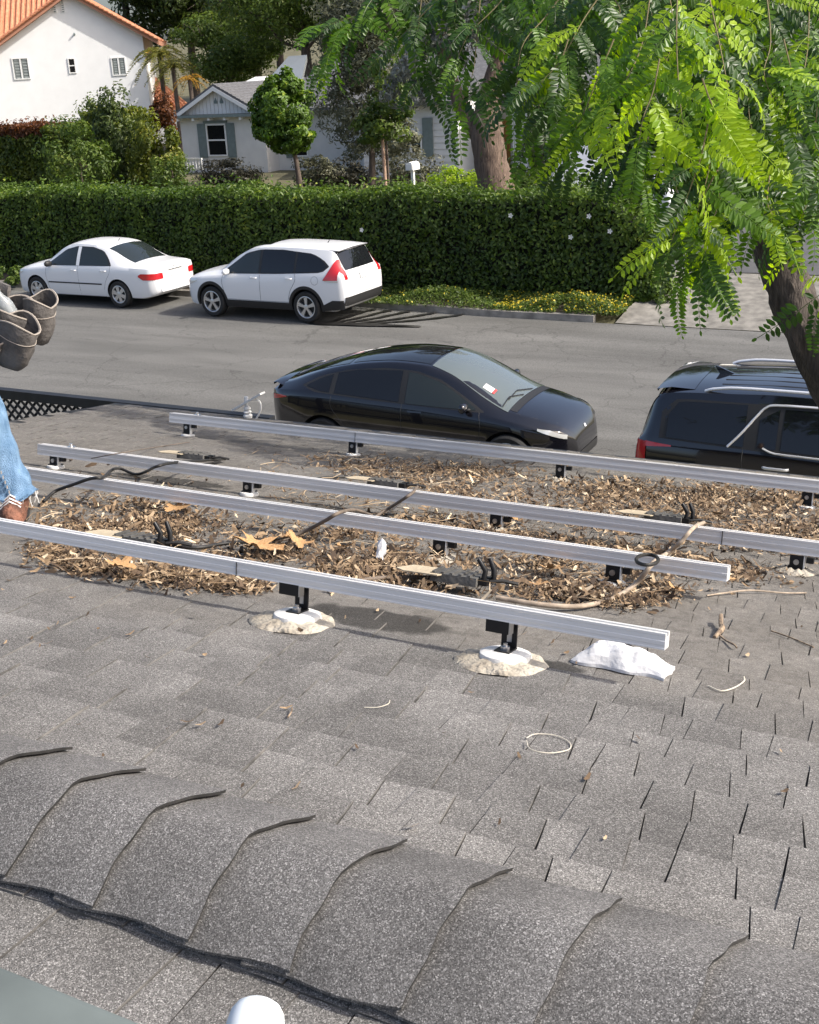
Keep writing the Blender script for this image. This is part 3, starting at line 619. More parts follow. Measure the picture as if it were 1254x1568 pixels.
# ---- twigs, grass curls
M['twig'] = mat('weathered twig', (.36, .27, .18), .85, col2=(.1, .07, .05), scale=60)
M['straw'] = mat('bleached grass', (.6, .55, .45), .8)
def rtube(name, label, cat, pts, r, m): return tag(MB().tube(cr([on_roof(a, b, h) for a, b, h in pts], 4), r, 6).build(name, m, smooth=50), label, cat)
t = thing('forked_twig', 'forked brown twig lying on the bare shingles at right', 'twig')
MB().tube(cr([on_roof(*p) for p in ((1104, 942, .03), (1104, 956, .02), (1106, 962, .02), (1094, 976, .01))], 4), [.006, .0065, .007, .007, .0075, .0075, .0075, .0075, .008, .008, .007, .006, .006], 7).build('main_stem', M['twig'], t, smooth=50)
MB().tube(cr([on_roof(*p) for p in ((1101, 972, .012), (1112, 981, .01), (1124, 987, .015), (1128, 992, .01))], 3), .003, 6).build('side_stem', M['twig'], t, smooth=50)
rtube('thin_twig', 'thin straight dark twig near the right edge of the roof', 'twig', [(1181, 966, .008), (1210, 976, .008), (1246, 991, .008)], .0022, M['twig'])
rtube('grass_curl', 'thin pale grass loop on the bare shingles', 'grass blade', [(806, 1130, .008), (820, 1124, .008), (850, 1126, .01), (872, 1137, .008), (870, 1148, .008), (840, 1153, .01), (812, 1147, .01), (806, 1134, .008)], .0012, M['straw'])
rtube('grass_curl', 'thin pale grass blade bent like a hook below the forked twig', 'grass blade', [(1084, 1050, .01), (1104, 1058, .01), (1124, 1053, .012), (1139, 1043, .012), (1139, 1036, .02)], .0018, M['straw'])
rtube('grass_curl', 'tiny curved pale stalk on the shingles left of centre', 'grass blade', [(558, 1083, .006), (578, 1083, .008), (594, 1078, .012), (597, 1072, .008)], .001, M['straw'])
rtube('stem_chip', 'short split dark stalk standing on the shingles left of centre', 'twig', [(441, 1098, .008), (446, 1090, .01), (447, 1084, .012)], .002, M['twig'])
rtube('stem_chip', 'white splinter lying across the ridge caps', 'twig', [(322, 1254, .03), (345, 1247, .034), (368, 1236, .03)], .0022, M['straw'])
# ---- white bracket at the eave
def bracket():
    p = at_y(383, 636, EAVE-.06); t = thing('white_bracket', 'small white slanted bracket standing on the roof edge by the black car', 'bracket', tuple(p))
    a = at_y(358, 627, EAVE-.06)-p; b = at_y(402, 602, EAVE-.06)-p; m_ = at_y(384, 612, EAVE-.06)-p
    d = (b-a)/np.linalg.norm(b-a); u = np.array([0, 1, 0]); w = np.cross(d, u)
    mb = MB(); mb.hexa([a-u*.03-w*.007, b-u*.03-w*.007, b+u*.03-w*.007, a+u*.03-w*.007], [a-u*.03+w*.007, b-u*.03+w*.007, b+u*.03+w*.007, a+u*.03+w*.007]); mb.build('arm', M['white'], t)
    mb = MB(); base = np.array([-.03, 0, -.03]); st = m_-base
    mb.lathe([(.03, 0), (.034, .02), (.022, .03), (.032, .045), (.02, .055), (.028, .07), (.016, .085), (.014, np.linalg.norm(st))], (-.02, 0, -.02), 'z', 12); mb.build('coil_post', M['white'], t, smooth=30)
    c1 = at_y(397, 614, EAVE-.06)-p; c2 = at_y(399, 628, EAVE-.06)-p; c3 = at_y(391, 643, EAVE-.06)-p; MB().tube(cr([m_, c1, c2, c3], 4), .006, 6).build('wire', M['white'], t, smooth=50)
bracket()
# ---- lattice fence beyond the eave
def lattice():
    t = thing('lattice_fence', 'dark lattice fence with a black top beam beyond the roof edge', 'fence', (0, 9.5, 0)); M['latt'] = mat('black-green fence paint', (.012, .014, .018), .6, var=.3)
    x0, x1 = -14.5, -6.62; zt = CAMZ-3.24
    MB().box(x0, x1, -.05, .05, zt-.10, zt).build('top_beam', M['latt'], t); MB().box(x0, x1, -.04, .04, .1, .2).build('bottom_beam', M['latt'], t)
    for k in range(5): x = x0+(x1-x0)*k/4; MB().box(x-.05, x+.05, -.06, -.0505 if 0 else .06, 0, zt-.101).build('post', M['latt'], t)
    n = 0
    for s in (1, -1):
        x = x0-1.8
        while x < x1+1.8:
            za, zb = .2, zt-.1; xa, xb = x, x+s*(zb-za)
            # clip to the panel
            u0, u1 = 0., 1.
            for lim, lo in ((x0, True), (x1, False)):
                f = (lim-xa)/(xb-xa)
                if (xb > xa) == lo: u0 = max(u0, f)
                else: u1 = min(u1, f)
            if u1-u0 > .02:
                A = np.array([xa+(xb-xa)*u0, 0, za+(zb-za)*u0]); B = np.array([xa+(xb-xa)*u1, 0, za+(zb-za)*u1]); w = np.array([.02, 0, 0]); yo = .012*s
                mb = MB(); mb.hexa([A-w+(0, yo-.005, 0), A+w+(0, yo-.005, 0), A+w+(0, yo+.005, 0), A-w+(0, yo+.005, 0)], [B-w+(0, yo-.005, 0), B+w+(0, yo-.005, 0), B+w+(0, yo+.005, 0), B-w+(0, yo+.005, 0)]); mb.build('lattice_slat', M['latt'], t)
            x += .115
lattice()
# ---- things at the bottom edge
M['greybar'] = mat('grey-green painted metal', (.115, .135, .13), .5, var=.2, scale=9)
def nearpt(px, py, d): return at_d(px, py, d)
def bottom():
    t = thing('grey_bar', 'grey painted metal bar entering at the bottom left corner', 'bar'); a = nearpt(-300, 1412, .99); b = nearpt(190, 1616, .90); d = (b-a)/np.linalg.norm(b-a); up = np.array([0, 0, 1.]); s = np.cross(d, up); s /= np.linalg.norm(s); n = np.cross(s, d)
    mb = MB(); mb.hexa([a-s*.03-n*.02, b-s*.03-n*.02, b+s*.03-n*.02, a+s*.03-n*.02], [a-s*.03+n*.004, b-s*.03+n*.004, b+s*.03+n*.004, a+s*.03+n*.004]); o = mb.build('side_rail', M['greybar'], t)
    bv = o.modifiers.new('bevel', 'BEVEL'); bv.width = .006; bv.segments = 3
    c = nearpt(398, 1530, 1.02); ax = nearpt(380, 1640, .98)-c; ax /= np.linalg.norm(ax)
    q = Vector(ax).to_track_quat('Z', 'Y').to_matrix().to_4x4(); q.translation = Vector(c)
    t2 = thing('white_capped_pole', 'white rounded pole cap poking up at the bottom edge', 'pole'); t2.matrix_world = q
    pr = [(0, 0), (.012, .0015), (.018, .005), (.0225, .012), (.0245, .022), (.025, .05)]
    MB().lathe(pr+[(.0252, .052), (.0245, .056), (.0245, .08)], seg=28).build('cap', mat('white rubber', (.75, .8, .82), .5), t2, smooth=50)
    MB().lathe([(.026, .08), (.026, .5)], seg=20).build('pole_tube', mat('pale blue plastic', (.45, .62, .68), .5), t2, smooth=50)
bottom()
# ================================================================== CARS
def paint(name, col, metal=0., rough=.25, coat=1.0, spec=.5):
    m, n, l, b = new_mat(name); b.inputs['Base Color'].default_value = (*col, 1); b.inputs['Metallic'].default_value = metal; b.inputs['Specular IOR Level'].default_value = spec
    b.inputs['Coat Weight'].default_value = coat; b.inputs['Coat Roughness'].default_value = .02
    tc = n.new('ShaderNodeTexCoord'); t = n.new('ShaderNodeTexNoise'); t.inputs['Scale'].default_value = 5; t.inputs['Detail'].default_value = 6; l.new(tc.outputs['Object'], t.inputs['Vector'])
    r = n.new('ShaderNodeMapRange'); r.inputs[3].default_value = rough*.7; r.inputs[4].default_value = rough*1.4; l.new(t.outputs[0], r.inputs[0]); l.new(r.outputs[0], b.inputs['Roughness'])
    return m
M['pwhite'] = paint('white car paint', (.74, .75, .76), 0, .35, .6)
M['pblack'] = paint('black car paint', (.006, .006, .009), .0, .08, .85, .5)
M['glass'] = paint('dark tinted glass', (.008, .009, .011), 0, .03, .35, .4)
M['glass2'] = paint('greenish windscreen glass', (.11, .13, .125), 0, .06, 1.0, .5)
M['glass3'] = paint('grey car window', (.022, .028, .028), 0, .04, .35, .4)
M['trimb'] = mat('black plastic trim', (.016, .016, .017), .55)
M['rubber'] = mat('tyre rubber', (.018, .018, .018), .8, var=.3, scale=20, bump=.2)
M['alloy'] = mat('silver alloy', (.58, .58, .58), .32, metal=.8)
M['hub'] = mat('dark wheel hollow', (.02, .02, .02), .7)
M['redl'] = paint('red lamp lens', (.5, .015, .02), 0, .12, 1)
M['clear'] = paint('clear lamp lens', (.7, .7, .68), .3, .12, 1)
M['chrome'] = mat('chrome trim', (.85, .85, .86), .22, metal=.45)
M['platew'] = mat('number plate', (.62, .63, .62), .5, var=.3, scale=26)
M['seam'] = mat('panel gap', (.06, .06, .06), .8)
M['interior'] = mat('beige seat cloth', (.3, .27, .22), .9)
def herm(pts):
    X = np.array([p[0] for p in pts], float); Y = np.array([p[1] for p in pts], float); o = np.argsort(X); X, Y = X[o], Y[o]; d = np.diff(Y)/np.diff(X); m = np.zeros(len(X)); m[0], m[-1] = d[0], d[-1]
    for i in range(1, len(X)-1): m[i] = 0 if d[i-1]*d[i] <= 0 else 2*d[i-1]*d[i]/(d[i-1]+d[i])
    def f(x):
        x = min(max(x, X[0]), X[-1]); i = min(max(int(np.searchsorted(X, x))-1, 0), len(X)-2); h = X[i+1]-X[i]; t = (x-X[i])/h
        return (2*t**3-3*t*t+1)*Y[i]+(t**3-2*t*t+t)*h*m[i]+(-2*t**3+3*t*t)*Y[i+1]+(t**3-t*t)*h*m[i+1]
    return f
class Car:
    def __init__(s, top, belt, bot, wid, rw, crown=.05, shoulder=.955):
        s.top, s.belt, s.bot, s.wid = herm(top), herm(belt), herm(bot), herm(wid); s.rw = rw; s.x0, s.x1 = top[0][0], top[-1][0]; s.crown = crown; s.sh = shoulder; s.cache = {}
    def sec(s, x):
        k = round(x, 4)
        if k in s.cache: return s.cache[k]
        z0, zt, w = s.bot(x), s.top(x), s.wid(x); zb = min(s.belt(x), zt-.05); z0 = min(z0, zb-.1); h = zb-z0
        g = min(1, max(0, (zt-s.belt(x)-.06)/.3)); g = g*g*(3-2*g)
        we = w*(.78*(1-g)+s.rw*g); ze = (zb+(zt-zb)*.6)*(1-g)+(zt-s.crown)*g
        P = [(0, z0), (.5*w, z0), (.84*w, z0+.004), (.93*w, z0+.04*min(1, h)), (.965*w, z0+.16*h), (.985*w, z0+.3*h), (.995*w, z0+.46*h), (1.0*w, z0+.62*h), (.994*w, z0+.76*h), (.982*w, z0+.9*h), (s.sh*w, zb)]
        for t in (.16, .34, .52, .7, .86, 1): P.append(((s.sh*w)*(1-t)+we*t+.014*math.sin(math.pi*t)*g, zb+(ze-zb)*t))
        for t in (.07, .16, .3, .48, .7, 1): P.append((we*(1-t), zt-(zt-ze)*(1-t)**2.4))
        s.cache[k] = P; return P
    def hw(s, x, z):
        P = s.sec(x); zs = [p[1] for p in P[3:]]; return float(np.interp(z, zs, [p[0] for p in P[3:]]))
    def tz(s, x, y):
        P = s.sec(x)[8:][::-1]; return float(np.interp(abs(y), [p[0] for p in P], [p[1] for p in P]))
    def ex(s, y, z, end):
        """x of the skin at the front (+1) or rear (-1) for a given y, z"""
        a, b = 0.0, (s.x1 if end > 0 else s.x0)
        if not (s.bot(0) <= z <= s.top(0) and abs(y) <= s.hw(0, z)): z = min(z, s.belt(0))
        for _ in range(26):
            m = (a+b)/2
            if s.bot(m)-.02 <= z <= s.top(m) and abs(y) <= s.hw(m, z): a = m
            else: b = m
        return a
    def S(s, sg): return lambda x, z: np.array([x, sg*s.hw(x, z), z])
    def T(s): return lambda x, y: np.array([x, y, s.tz(x, y)])
    def E(s, end): return lambda y, z: np.array([s.ex(y, z, end), y, z])
    def patch(s, name, f, A, B, m, parent, off=.004, wrap=None):
        """A: first parameters; B(a): list of second parameters"""
        P = []; e = .004
        for a in A:
            row = []
            for b in B(a):
                p = f(a, b); da = f(a+e, b)-f(a-e, b); db = f(a, b+e)-f(a, b-e); n = np.cross(da, db); L = np.linalg.norm(n)
                n = n/L if L > 1e-9 else np.array([0, 0, 1.]); c = np.array([np.clip(p[0], s.x0*.55, s.x1*.55), 0, .6])
                if n@(p-c) < 0: n = -n
                row.append(p+n*off)
            P.append(row)
        return MB().grid(P).build(name, m, parent, smooth=60)
    def body(s, parent, m, arches, N=110):
        u = np.linspace(-1, 1, N); xs_ = (s.x0+s.x1)/2+(s.x1-s.x0)/2*np.sign(u)*(1-(1-np.abs(u))**1.7); rows = []
        for x in xs_:
            P = s.sec(float(x)); rows.append([(x, y, z) for y, z in P]+[(x, -y, z) for y, z in P[-2:0:-1]])
        n = len(rows[0]); mb = MB()
        for r in rows: mb.v += r
        mb.f = [(i*n+j, i*n+(j+1) % n, (i+1)*n+(j+1) % n, (i+1)*n+j) for i in range(N-1) for j in range(n)]+[tuple(range(n)), tuple(range((N-1)*n, N*n))[::-1]]
        mb.mi = [0]*len(mb.f); mb.a = [.5]*len(mb.v)
        o = mb.build('body', m, parent); o.data.materials.append(M['hub'])
        cu = MB()
        for (xc, zc, ra) in arches:
            w = s.wid(xc)
            for sg in (-1, 1): cu.lathe([(ra, min(sg*(w-.30), sg*(w+.25))), (ra, max(sg*(w-.30), sg*(w+.25)))], (xc, 0, zc), 'y', 40)
        c = cu.build('cutter', M['hub']); c.data.materials.clear(); c.data.materials.append(M['hub']); c.parent = parent
        bo = o.modifiers.new('b', 'BOOLEAN'); bo.operation = 'DIFFERENCE'; bo.solver = 'EXACT'; bo.object = c
        try: bo.material_mode = 'TRANSFER'
        except Exception: pass
        bpy.context.view_layer.update(); me = bpy.data.meshes.new_from_object(o.evaluated_get(bpy.context.evaluated_depsgraph_get()))
        o.modifiers.clear(); o.data = me; bpy.data.objects.remove(c)
        me.polygons.foreach_set('use_smooth', [True]*len(me.polygons)); me.set_sharp_from_angle(angle=math.radians(48)); return o
    def line(s, name, f, pts, parent, r=.0045, m=None):
        return MB().tube([f(a, b) for a, b in pts], r, 4).build(name, m or M['seam'], parent)
    def arch(s, xc, zc, r0, r1, sg, m, parent, off=.008):
        f = lambda a, r: np.array([xc+r*math.cos(a), sg*s.hw(xc+r*math.cos(a), zc+r*math.sin(a)), zc+r*math.sin(a)])
        P = []
        for a in np.radians(np.linspace(-12, 192, 34)): P.append([f(a, r0-.012)+np.array([0, sg*off*.2, 0]), f(a, r0)+np.array([0, sg*off, 0]), f(a, r1)+np.array([0, sg*off, 0]), f(a, r1+.004)-np.array([0, sg*.004, 0])])
        return MB().grid(P).build('arch_trim', m, parent, smooth=40)
def wheel(parent, x, y, z, sg, r, rim, spokes, kind):
    t = MB(); w = .21
    t.lathe([(rim*.97, -.095), (rim+.012, -w/2), (r-.03, -w/2-.004), (r-.008, -w/2+.018), (r, -w/2+.045), (r, w/2-.045), (r-.008, w/2-.018), (r-.03, w/2+.004), (rim+.012, w/2), (rim*.97, .095)], (x, y, z), 'y', 40, cap=False)
    o = t.build('wheel', M['rubber'], parent, smooth=35)
    q = MB(); yo = sg*.085
    q.lathe([(rim+.008, sg*.105), (rim-.004, sg*.108), (rim-.018, sg*.098), (rim-.03, sg*.02)], (x, y, z), 'y', 40, cap=False)
    q.lathe([(.065, sg*.05), (.062, sg*.098), (.04, sg*.104), (0, sg*.105)], (x, y, z), 'y', 16)
    for k in range(spokes):
        a = 2*math.pi*k/spokes+.3
        for da in ((-.11, .11) if kind == 'split' else (0,)):
            wi = .022 if kind == 'split' else (.034 if kind == 'cap' else .028); wo = .026 if kind == 'split' else (.062 if kind == 'cap' else .03)
            c_, s_ = math.cos(a), math.sin(a); c2, s2 = math.cos(a+da), math.sin(a+da); R = rim-.012
            B = [(.045*c_-wi*s_, .045*s_+wi*c_), (.045*c_+wi*s_, .045*s_-wi*c_), (R*c2+wo*s2*.8, R*s2-wo*c2*.8), (R*c2-wo*s2*.8, R*s2+wo*c2*.8)]
            q.hexa([(x+u, y+yo-sg*.03, z+v) for u, v in B], [(x+u, y+yo+sg*(.014 if i < 2 else .008), z+v) for i, (u, v) in enumerate(B)])
    q.build('rim', M['alloy'], o, smooth=30)
    MB().lathe([(rim-.02, sg*.03), (rim-.03, sg*.022), (0, sg*.02)], (x, y, z), 'y', 30).build('brake_disc', M['hub'], o)
    return o
def mirror(parent, x, y, z, sg, m):
    mb = MB(); mb.lathe([(0, -.10), (.045, -.095), (.066, -.06), (.07, 0), (.066, .06), (.04, .10), (0, .105)], (x, y+sg*.13, z+.03), 'y', 14, sq=(.75, 1.0)); mb.build('mirror', m, parent, smooth=60)
    MB().tube([(x+.03, y-sg*.01, z-.03), (x+.01, y+sg*.06, z-.01)], .022, 8).build('mirror_arm', M['trimb'], parent, smooth=60)
def handle(car, parent, x, z, sg, m, L=.17):
    y = car.hw(x, z); p = [(x-L/2, y-.004, z), (x-L*.36, y+.03, z+.004), (x, y+.036, z+.006), (x+L*.36, y+.03, z+.004), (x+L/2, y-.004, z)]
    MB().tube([(a, sg*b, c) for a, b, c in cr(p, 3)], .011, 6, flat=1.4).build('door_handle', m, parent, smooth=60)
LIN = np.linspace
def swin(car, name, x0, x1, lo, hi, m, par, sg, off=.004, n=10):
    car.patch(name, car.S(sg), LIN(x0, x1, n), lambda x: LIN(pl(lo, x), max(pl(lo, x)+.004, min(pl(hi, x), car.sec(x)[16][1]-.004)), 6), m, par, off)
def sorted_(p): return sorted(p)
def place(t, x, y, rz): t.location = (x, y, .022); t.rotation_euler = (0, 0, rz)
# ---------------------------------------------------------------- white SUV on the far kerb
def crv():
    t = thing('white_suv', 'white compact SUV with tall red tail lamps parked at the far kerb', 'car', group='parked cars')
    c = Car([(-2.265, .70), (-2.25, .92), (-2.215, 1.05), (-2.13, 1.22), (-2.0, 1.44), (-1.94, 1.53), (-1.86, 1.575), (-1.7, 1.597), (-1.2, 1.62), (-.5, 1.628), (0, 1.61), (.3, 1.565), (.6, 1.44), (.9, 1.275), (1.2, 1.09), (1.5, 1.035), (1.9, .96), (2.12, .85), (2.22, .73), (2.265, .6)],
            [(-2.3, 1.06), (-1.5, 1.06), (-.5, 1.01), (.5, .96), (1.3, .93), (2.3, .8)], [(-2.265, .44), (-2.1, .31), (-1.9, .25), (1.9, .23), (2.15, .28), (2.265, .42)],
            [(-2.265, .70), (-2.22, .81), (-2.1, .865), (-1.7, .895), (-.8, .91), (.8, .91), (1.6, .895), (2.0, .82), (2.18, .68), (2.265, .48)], .70)
    ar = [(1.365, .345, .405), (-1.255, .345, .405)]; c.body(t, M['pwhite'], ar)
    for sg in (-1, 1):
        for xc, zc, ra in ar:
            c.arch(xc, zc, ra, ra+.055, sg, M['trimb'], t); wheel(t, xc, sg*.80, .345, sg, .345, .235, 5, 'split')
        swin(c, 'sill_trim', .92, -.81, [(-.85, .26), (1, .25)], [(-.85, .42), (1, .42)], M['trimb'], t, sg, .008)
        swin(c, 'window_trim', -1.86, 1.08, [(-1.86, 1.22), (-1.7, 1.10), (-.5, 1.035), (1.1, .985)], [(-1.86, 1.235), (-1.7, 1.36), (-1.4, 1.475), (-.6, 1.535), (0, 1.525), (.4, 1.44), (1.1, .995)], M['trimb'], t, sg, .002, 24)
        swin(c, 'front_door_window', .0, .98, [(0, 1.035), (1, 1.005)], [(0, 1.51), (.38, 1.425), (.98, 1.04)], M['glass3'], t, sg, .005)
        swin(c, 'rear_door_window', -.96, -.07, [(-1, 1.075), (0, 1.04)], [(-1, 1.50), (-.5, 1.518), (0, 1.51)], M['glass'], t, sg, .005)
        swin(c, 'quarter_window', -1.8, -1.02, [(-1.8, 1.21), (-1.65, 1.12), (-1, 1.08)], [(-1.8, 1.225), (-1.65, 1.36), (-1.4, 1.455), (-1, 1.495)], M['glass'], t, sg, .005)
        f = c.S(sg)
        for pts in ([(1.0, .99), (1.03, .8), (.98, .6), (.93, .44)], [(-.035, 1.0), (-.04, .7), (-.03, .44)], [(-1.0, 1.06), (-1.0, .9), (-.86, .68), (-.8, .5)], [(.95, .435), (0, .43), (-.8, .435)]): c.line('door_seam', f, cr(pts, 4), t)
        handle(c, t, .13, .93, sg, M['pwhite']); handle(c, t, -.84, .95, sg, M['pwhite']); mirror(t, .83, sg*c.hw(.83, 1.0), 1.02, sg, M['pwhite'])
        swin(c, 'tail_lamp', -2.10, -1.74, [(-2.15, .95), (-1.7, .94)], [(-2.10, 1.3), (-2.03, 1.42), (-1.97, 1.33), (-1.9, 1.19), (-1.82, 1.06), (-1.74, .955)], M['redl'], t, sg, .012, 14)
        c.patch('tail_lamp', c.E(-1), LIN(sg*.64, sg*.745, 6), lambda y: LIN(.95, 1.2, 6), M['redl'], t, .010)
        swin(c, 'lamp_base', -2.11, -1.78, [(-2.15, .90), (-1.7, .925)], [(-2.15, .945), (-1.7, .945)], M['clear'], t, sg, .011)
        swin(c, 'head_lamp', 1.78, 2.12, [(1.78, .80), (2.12, .66)], [(1.78, .86), (2.0, .84), (2.12, .78)], M['clear'], t, sg, .008)
        swin(c, 'rear_side_trim', -2.2, -1.64, [(-2.2, .32), (-1.6, .27)], [(-2.2, .52), (-1.95, .52), (-1.6, .36)], M['trimb'], t, sg, .009)
        c.line('fuel_flap', f, [(-1.52+.09*math.cos(a), .93+.09*math.sin(a)) for a in LIN(0, 6.28, 18)], t, .003)
    E = c.E(-1)
    c.patch('rear_window', E, LIN(-.60, .60, 12), lambda y: LIN(1.13, 1.50, 8), M['glass'], t, .006); c.patch('rear_bumper', E, LIN(-.78, .78, 16), lambda y: LIN(.40, .585, 5), M['trimb'], t, .012)
    c.patch('number_plate', E, LIN(-.16, .16, 4), lambda y: LIN(.90, 1.03, 4), M['platew'], t, .02); c.line('tailgate_seam', E, [(.76, .62), (.4, .61), (-.4, .61), (-.76, .62)], t)
    c.line('tailgate_seam', E, [(-.72, .64), (-.70, .9), (-.60, 1.1)], t); c.line('tailgate_seam', E, [(.72, .64), (.70, .9), (.60, 1.1)], t)
    MB().box(-2.245, -2.19, -.2, .2, .70, .73).build('tailgate_grip', M['pwhite'], t)
    P = [[(-1.62, y, c.tz(-1.62, y)+.006), (-1.85, y, c.tz(-1.85, y)+.014), (-2.03, y, 1.555-.03*abs(y)), (-2.0, y, 1.53-.03*abs(y))] for y in LIN(-.60, .60, 9)]
    MB().grid(P).build('roof_spoiler', M['pwhite'], t, smooth=50)
    T = c.T(); c.patch('windscreen', T, LIN(.36, 1.17, 10), lambda x: LIN(-1, 1, 9)*(.60+.1*(x-.36)), M['glass'], t, .005)
    c.patch('sunroof', T, LIN(-.1, .33, 6), lambda x: LIN(-.42, .42, 5), M['glass'], t, .004)
    MB().tube([(-1.35, 0, 1.60), (-1.42, 0, 1.69)], [.014, .004], 6).build('antenna', M['trimb'], t); return t
cv_ = crv(); place(cv_, -14.92, 22.24, math.pi-.03); cv_.scale = (.945, .96, .965)
# ---------------------------------------------------------------- white sedan on the far kerb
def sedan():
    t = thing('white_sedan', 'white four-door sedan with rounded red tail lamps parked before the SUV', 'car', group='parked cars')
    c = Car([(-2.265, .55), (-2.25, .80), (-2.2, .93), (-2.1, .985), (-1.85, 1.0), (-1.62, 1.02), (-1.3, 1.16), (-.95, 1.325), (-.65, 1.41), (-.3, 1.445), (.05, 1.45), (.35, 1.42), (.6, 1.33), (.9, 1.17), (1.25, .98), (1.5, .945), (1.8, .88), (2.05, .79), (2.2, .66), (2.265, .5)],
            [(-2.3, .90), (-1.4, .925), (-.5, .915), (.5, .89), (1.2, .86), (2.3, .72)], [(-2.265, .36), (-2.1, .27), (-1.8, .21), (1.8, .2), (2.1, .22), (2.265, .32)],
            [(-2.265, .56), (-2.2, .70), (-2.05, .79), (-1.6, .835), (-.8, .85), (.8, .85), (1.6, .835), (1.95, .77), (2.15, .64), (2.265, .42)], .68)
    ar = [(1.395, .31, .355), (-1.205, .31, .355)]; c.body(t, M['pwhite'], ar)
    for sg in (-1, 1):
        for xc, zc, ra in ar: wheel(t, xc, sg*.745, .31, sg, .31, .2, 6, 'cap')
        swin(c, 'window_trim', -1.02, 1.06, [(-1.1, .95), (1.1, .905)], [(-1.02, .965), (-.9, 1.12), (-.72, 1.27), (-.4, 1.345), (.1, 1.355), (.45, 1.27), (1.06, .915)], M['trimb'], t, sg, .002, 24)
        swin(c, 'front_door_window', .07, .98, [(0, .93), (1, .92)], [(0, 1.335), (.15, 1.33), (.45, 1.245), (.98, .935)], M['glass3'], t, sg, .005)
        swin(c, 'rear_door_window', -.95, -.05, [(-1, .955), (0, .94)], [(-.95, .99), (-.85, 1.13), (-.7, 1.255), (-.4, 1.325), (0, 1.335)], M['glass3'], t, sg, .005)
        swin(c, 'door_pillar', -.04, .06, [(-.04, .93), (.06, .93)], [(-.04, 1.345), (.06, 1.345)], M['pwhite'], t, sg, .006, 3)
        f = c.S(sg)
        for pts in ([(1.02, .91), (1.05, .7), (1.0, .45), (.97, .26)], [(.01, .92), (.0, .6), (.0, .26)], [(-.99, .95), (-.98, .8), (-.85, .6), (-.76, .4)]): c.line('door_seam', f, cr(pts, 4), t, .003)
        swin(c, 'side_moulding', -.72, .98, [(-1, .515), (1, .505)], [(-1, .545), (1, .535)], M['trimb'], t, sg, .010)
        handle(c, t, .14, .82, sg, M['pwhite']); handle(c, t, -.8, .835, sg, M['pwhite']); mirror(t, .86, sg*c.hw(.86, .93), .93, sg, M['trimb'])
        swin(c, 'tail_lamp', -2.215, -1.83, [(-2.215, .66), (-1.95, .66), (-1.83, .73)], [(-2.215, .80), (-1.9, .80), (-1.83, .765)], M['redl'], t, sg, .010, 12)
        c.patch('tail_lamp', c.E(-1), LIN(sg*.46, sg*.70, 7), lambda y: LIN(.665+.0*y, .80-.25*max(0, .52-abs(y)), 6), M['redl'], t, .010)
        swin(c, 'head_lamp', 1.85, 2.14, [(1.85, .72), (2.14, .60)], [(1.85, .76), (2.0, .75), (2.14, .68)], M['clear'], t, sg, .008)
        swin(c, 'sill_line', -.78, .97, [(-1, .225), (1, .215)], [(-1, .24), (1, .23)], M['seam'], t, sg, .004)
    E = c.E(-1); T = c.T()
    c.patch('rear_window', T, LIN(-1.56, -.84, 10), lambda x: LIN(-1, 1, 9)*(.55+.04*(x+1.5)), M['glass3'], t, .005); c.patch('windscreen', T, LIN(.42, 1.2, 10), lambda x: LIN(-1, 1, 9)*(.56+.06*(x-.42)), M['glass'], t, .005)
    c.patch('number_plate', E, LIN(-.16, .16, 4), lambda y: LIN(.66, .79, 4), M['platew'], t, .012); c.patch('trunk_trim', E, LIN(-.24, .24, 7), lambda y: LIN(.81, .835, 3), M['alloy'], t, .014)
    MB().lathe([(.035, -.004), (.035, .004), (0, .005)], (c.ex(0, .88, -1)-.004, 0, .88), 'x', 16, sq=(1.3, 1)).build('badge', M['chrome'], t)
    c.line('trunk_seam', E, [(.56, .62), (.3, .61), (-.3, .61), (-.56, .62)], t, .003)
    for sg in (-1, 1): c.line('trunk_seam', T, [(-2.1, sg*.56), (-1.8, sg*.62), (-1.62, sg*.63)], t, .003)
    MB().tube([(-.62, 0, 1.41), (-.68, 0, 1.47)], [.012, .004], 6).build('antenna', M['trimb'], t); return t
place(sedan(), -20.3, 22.6, math.pi-.03)
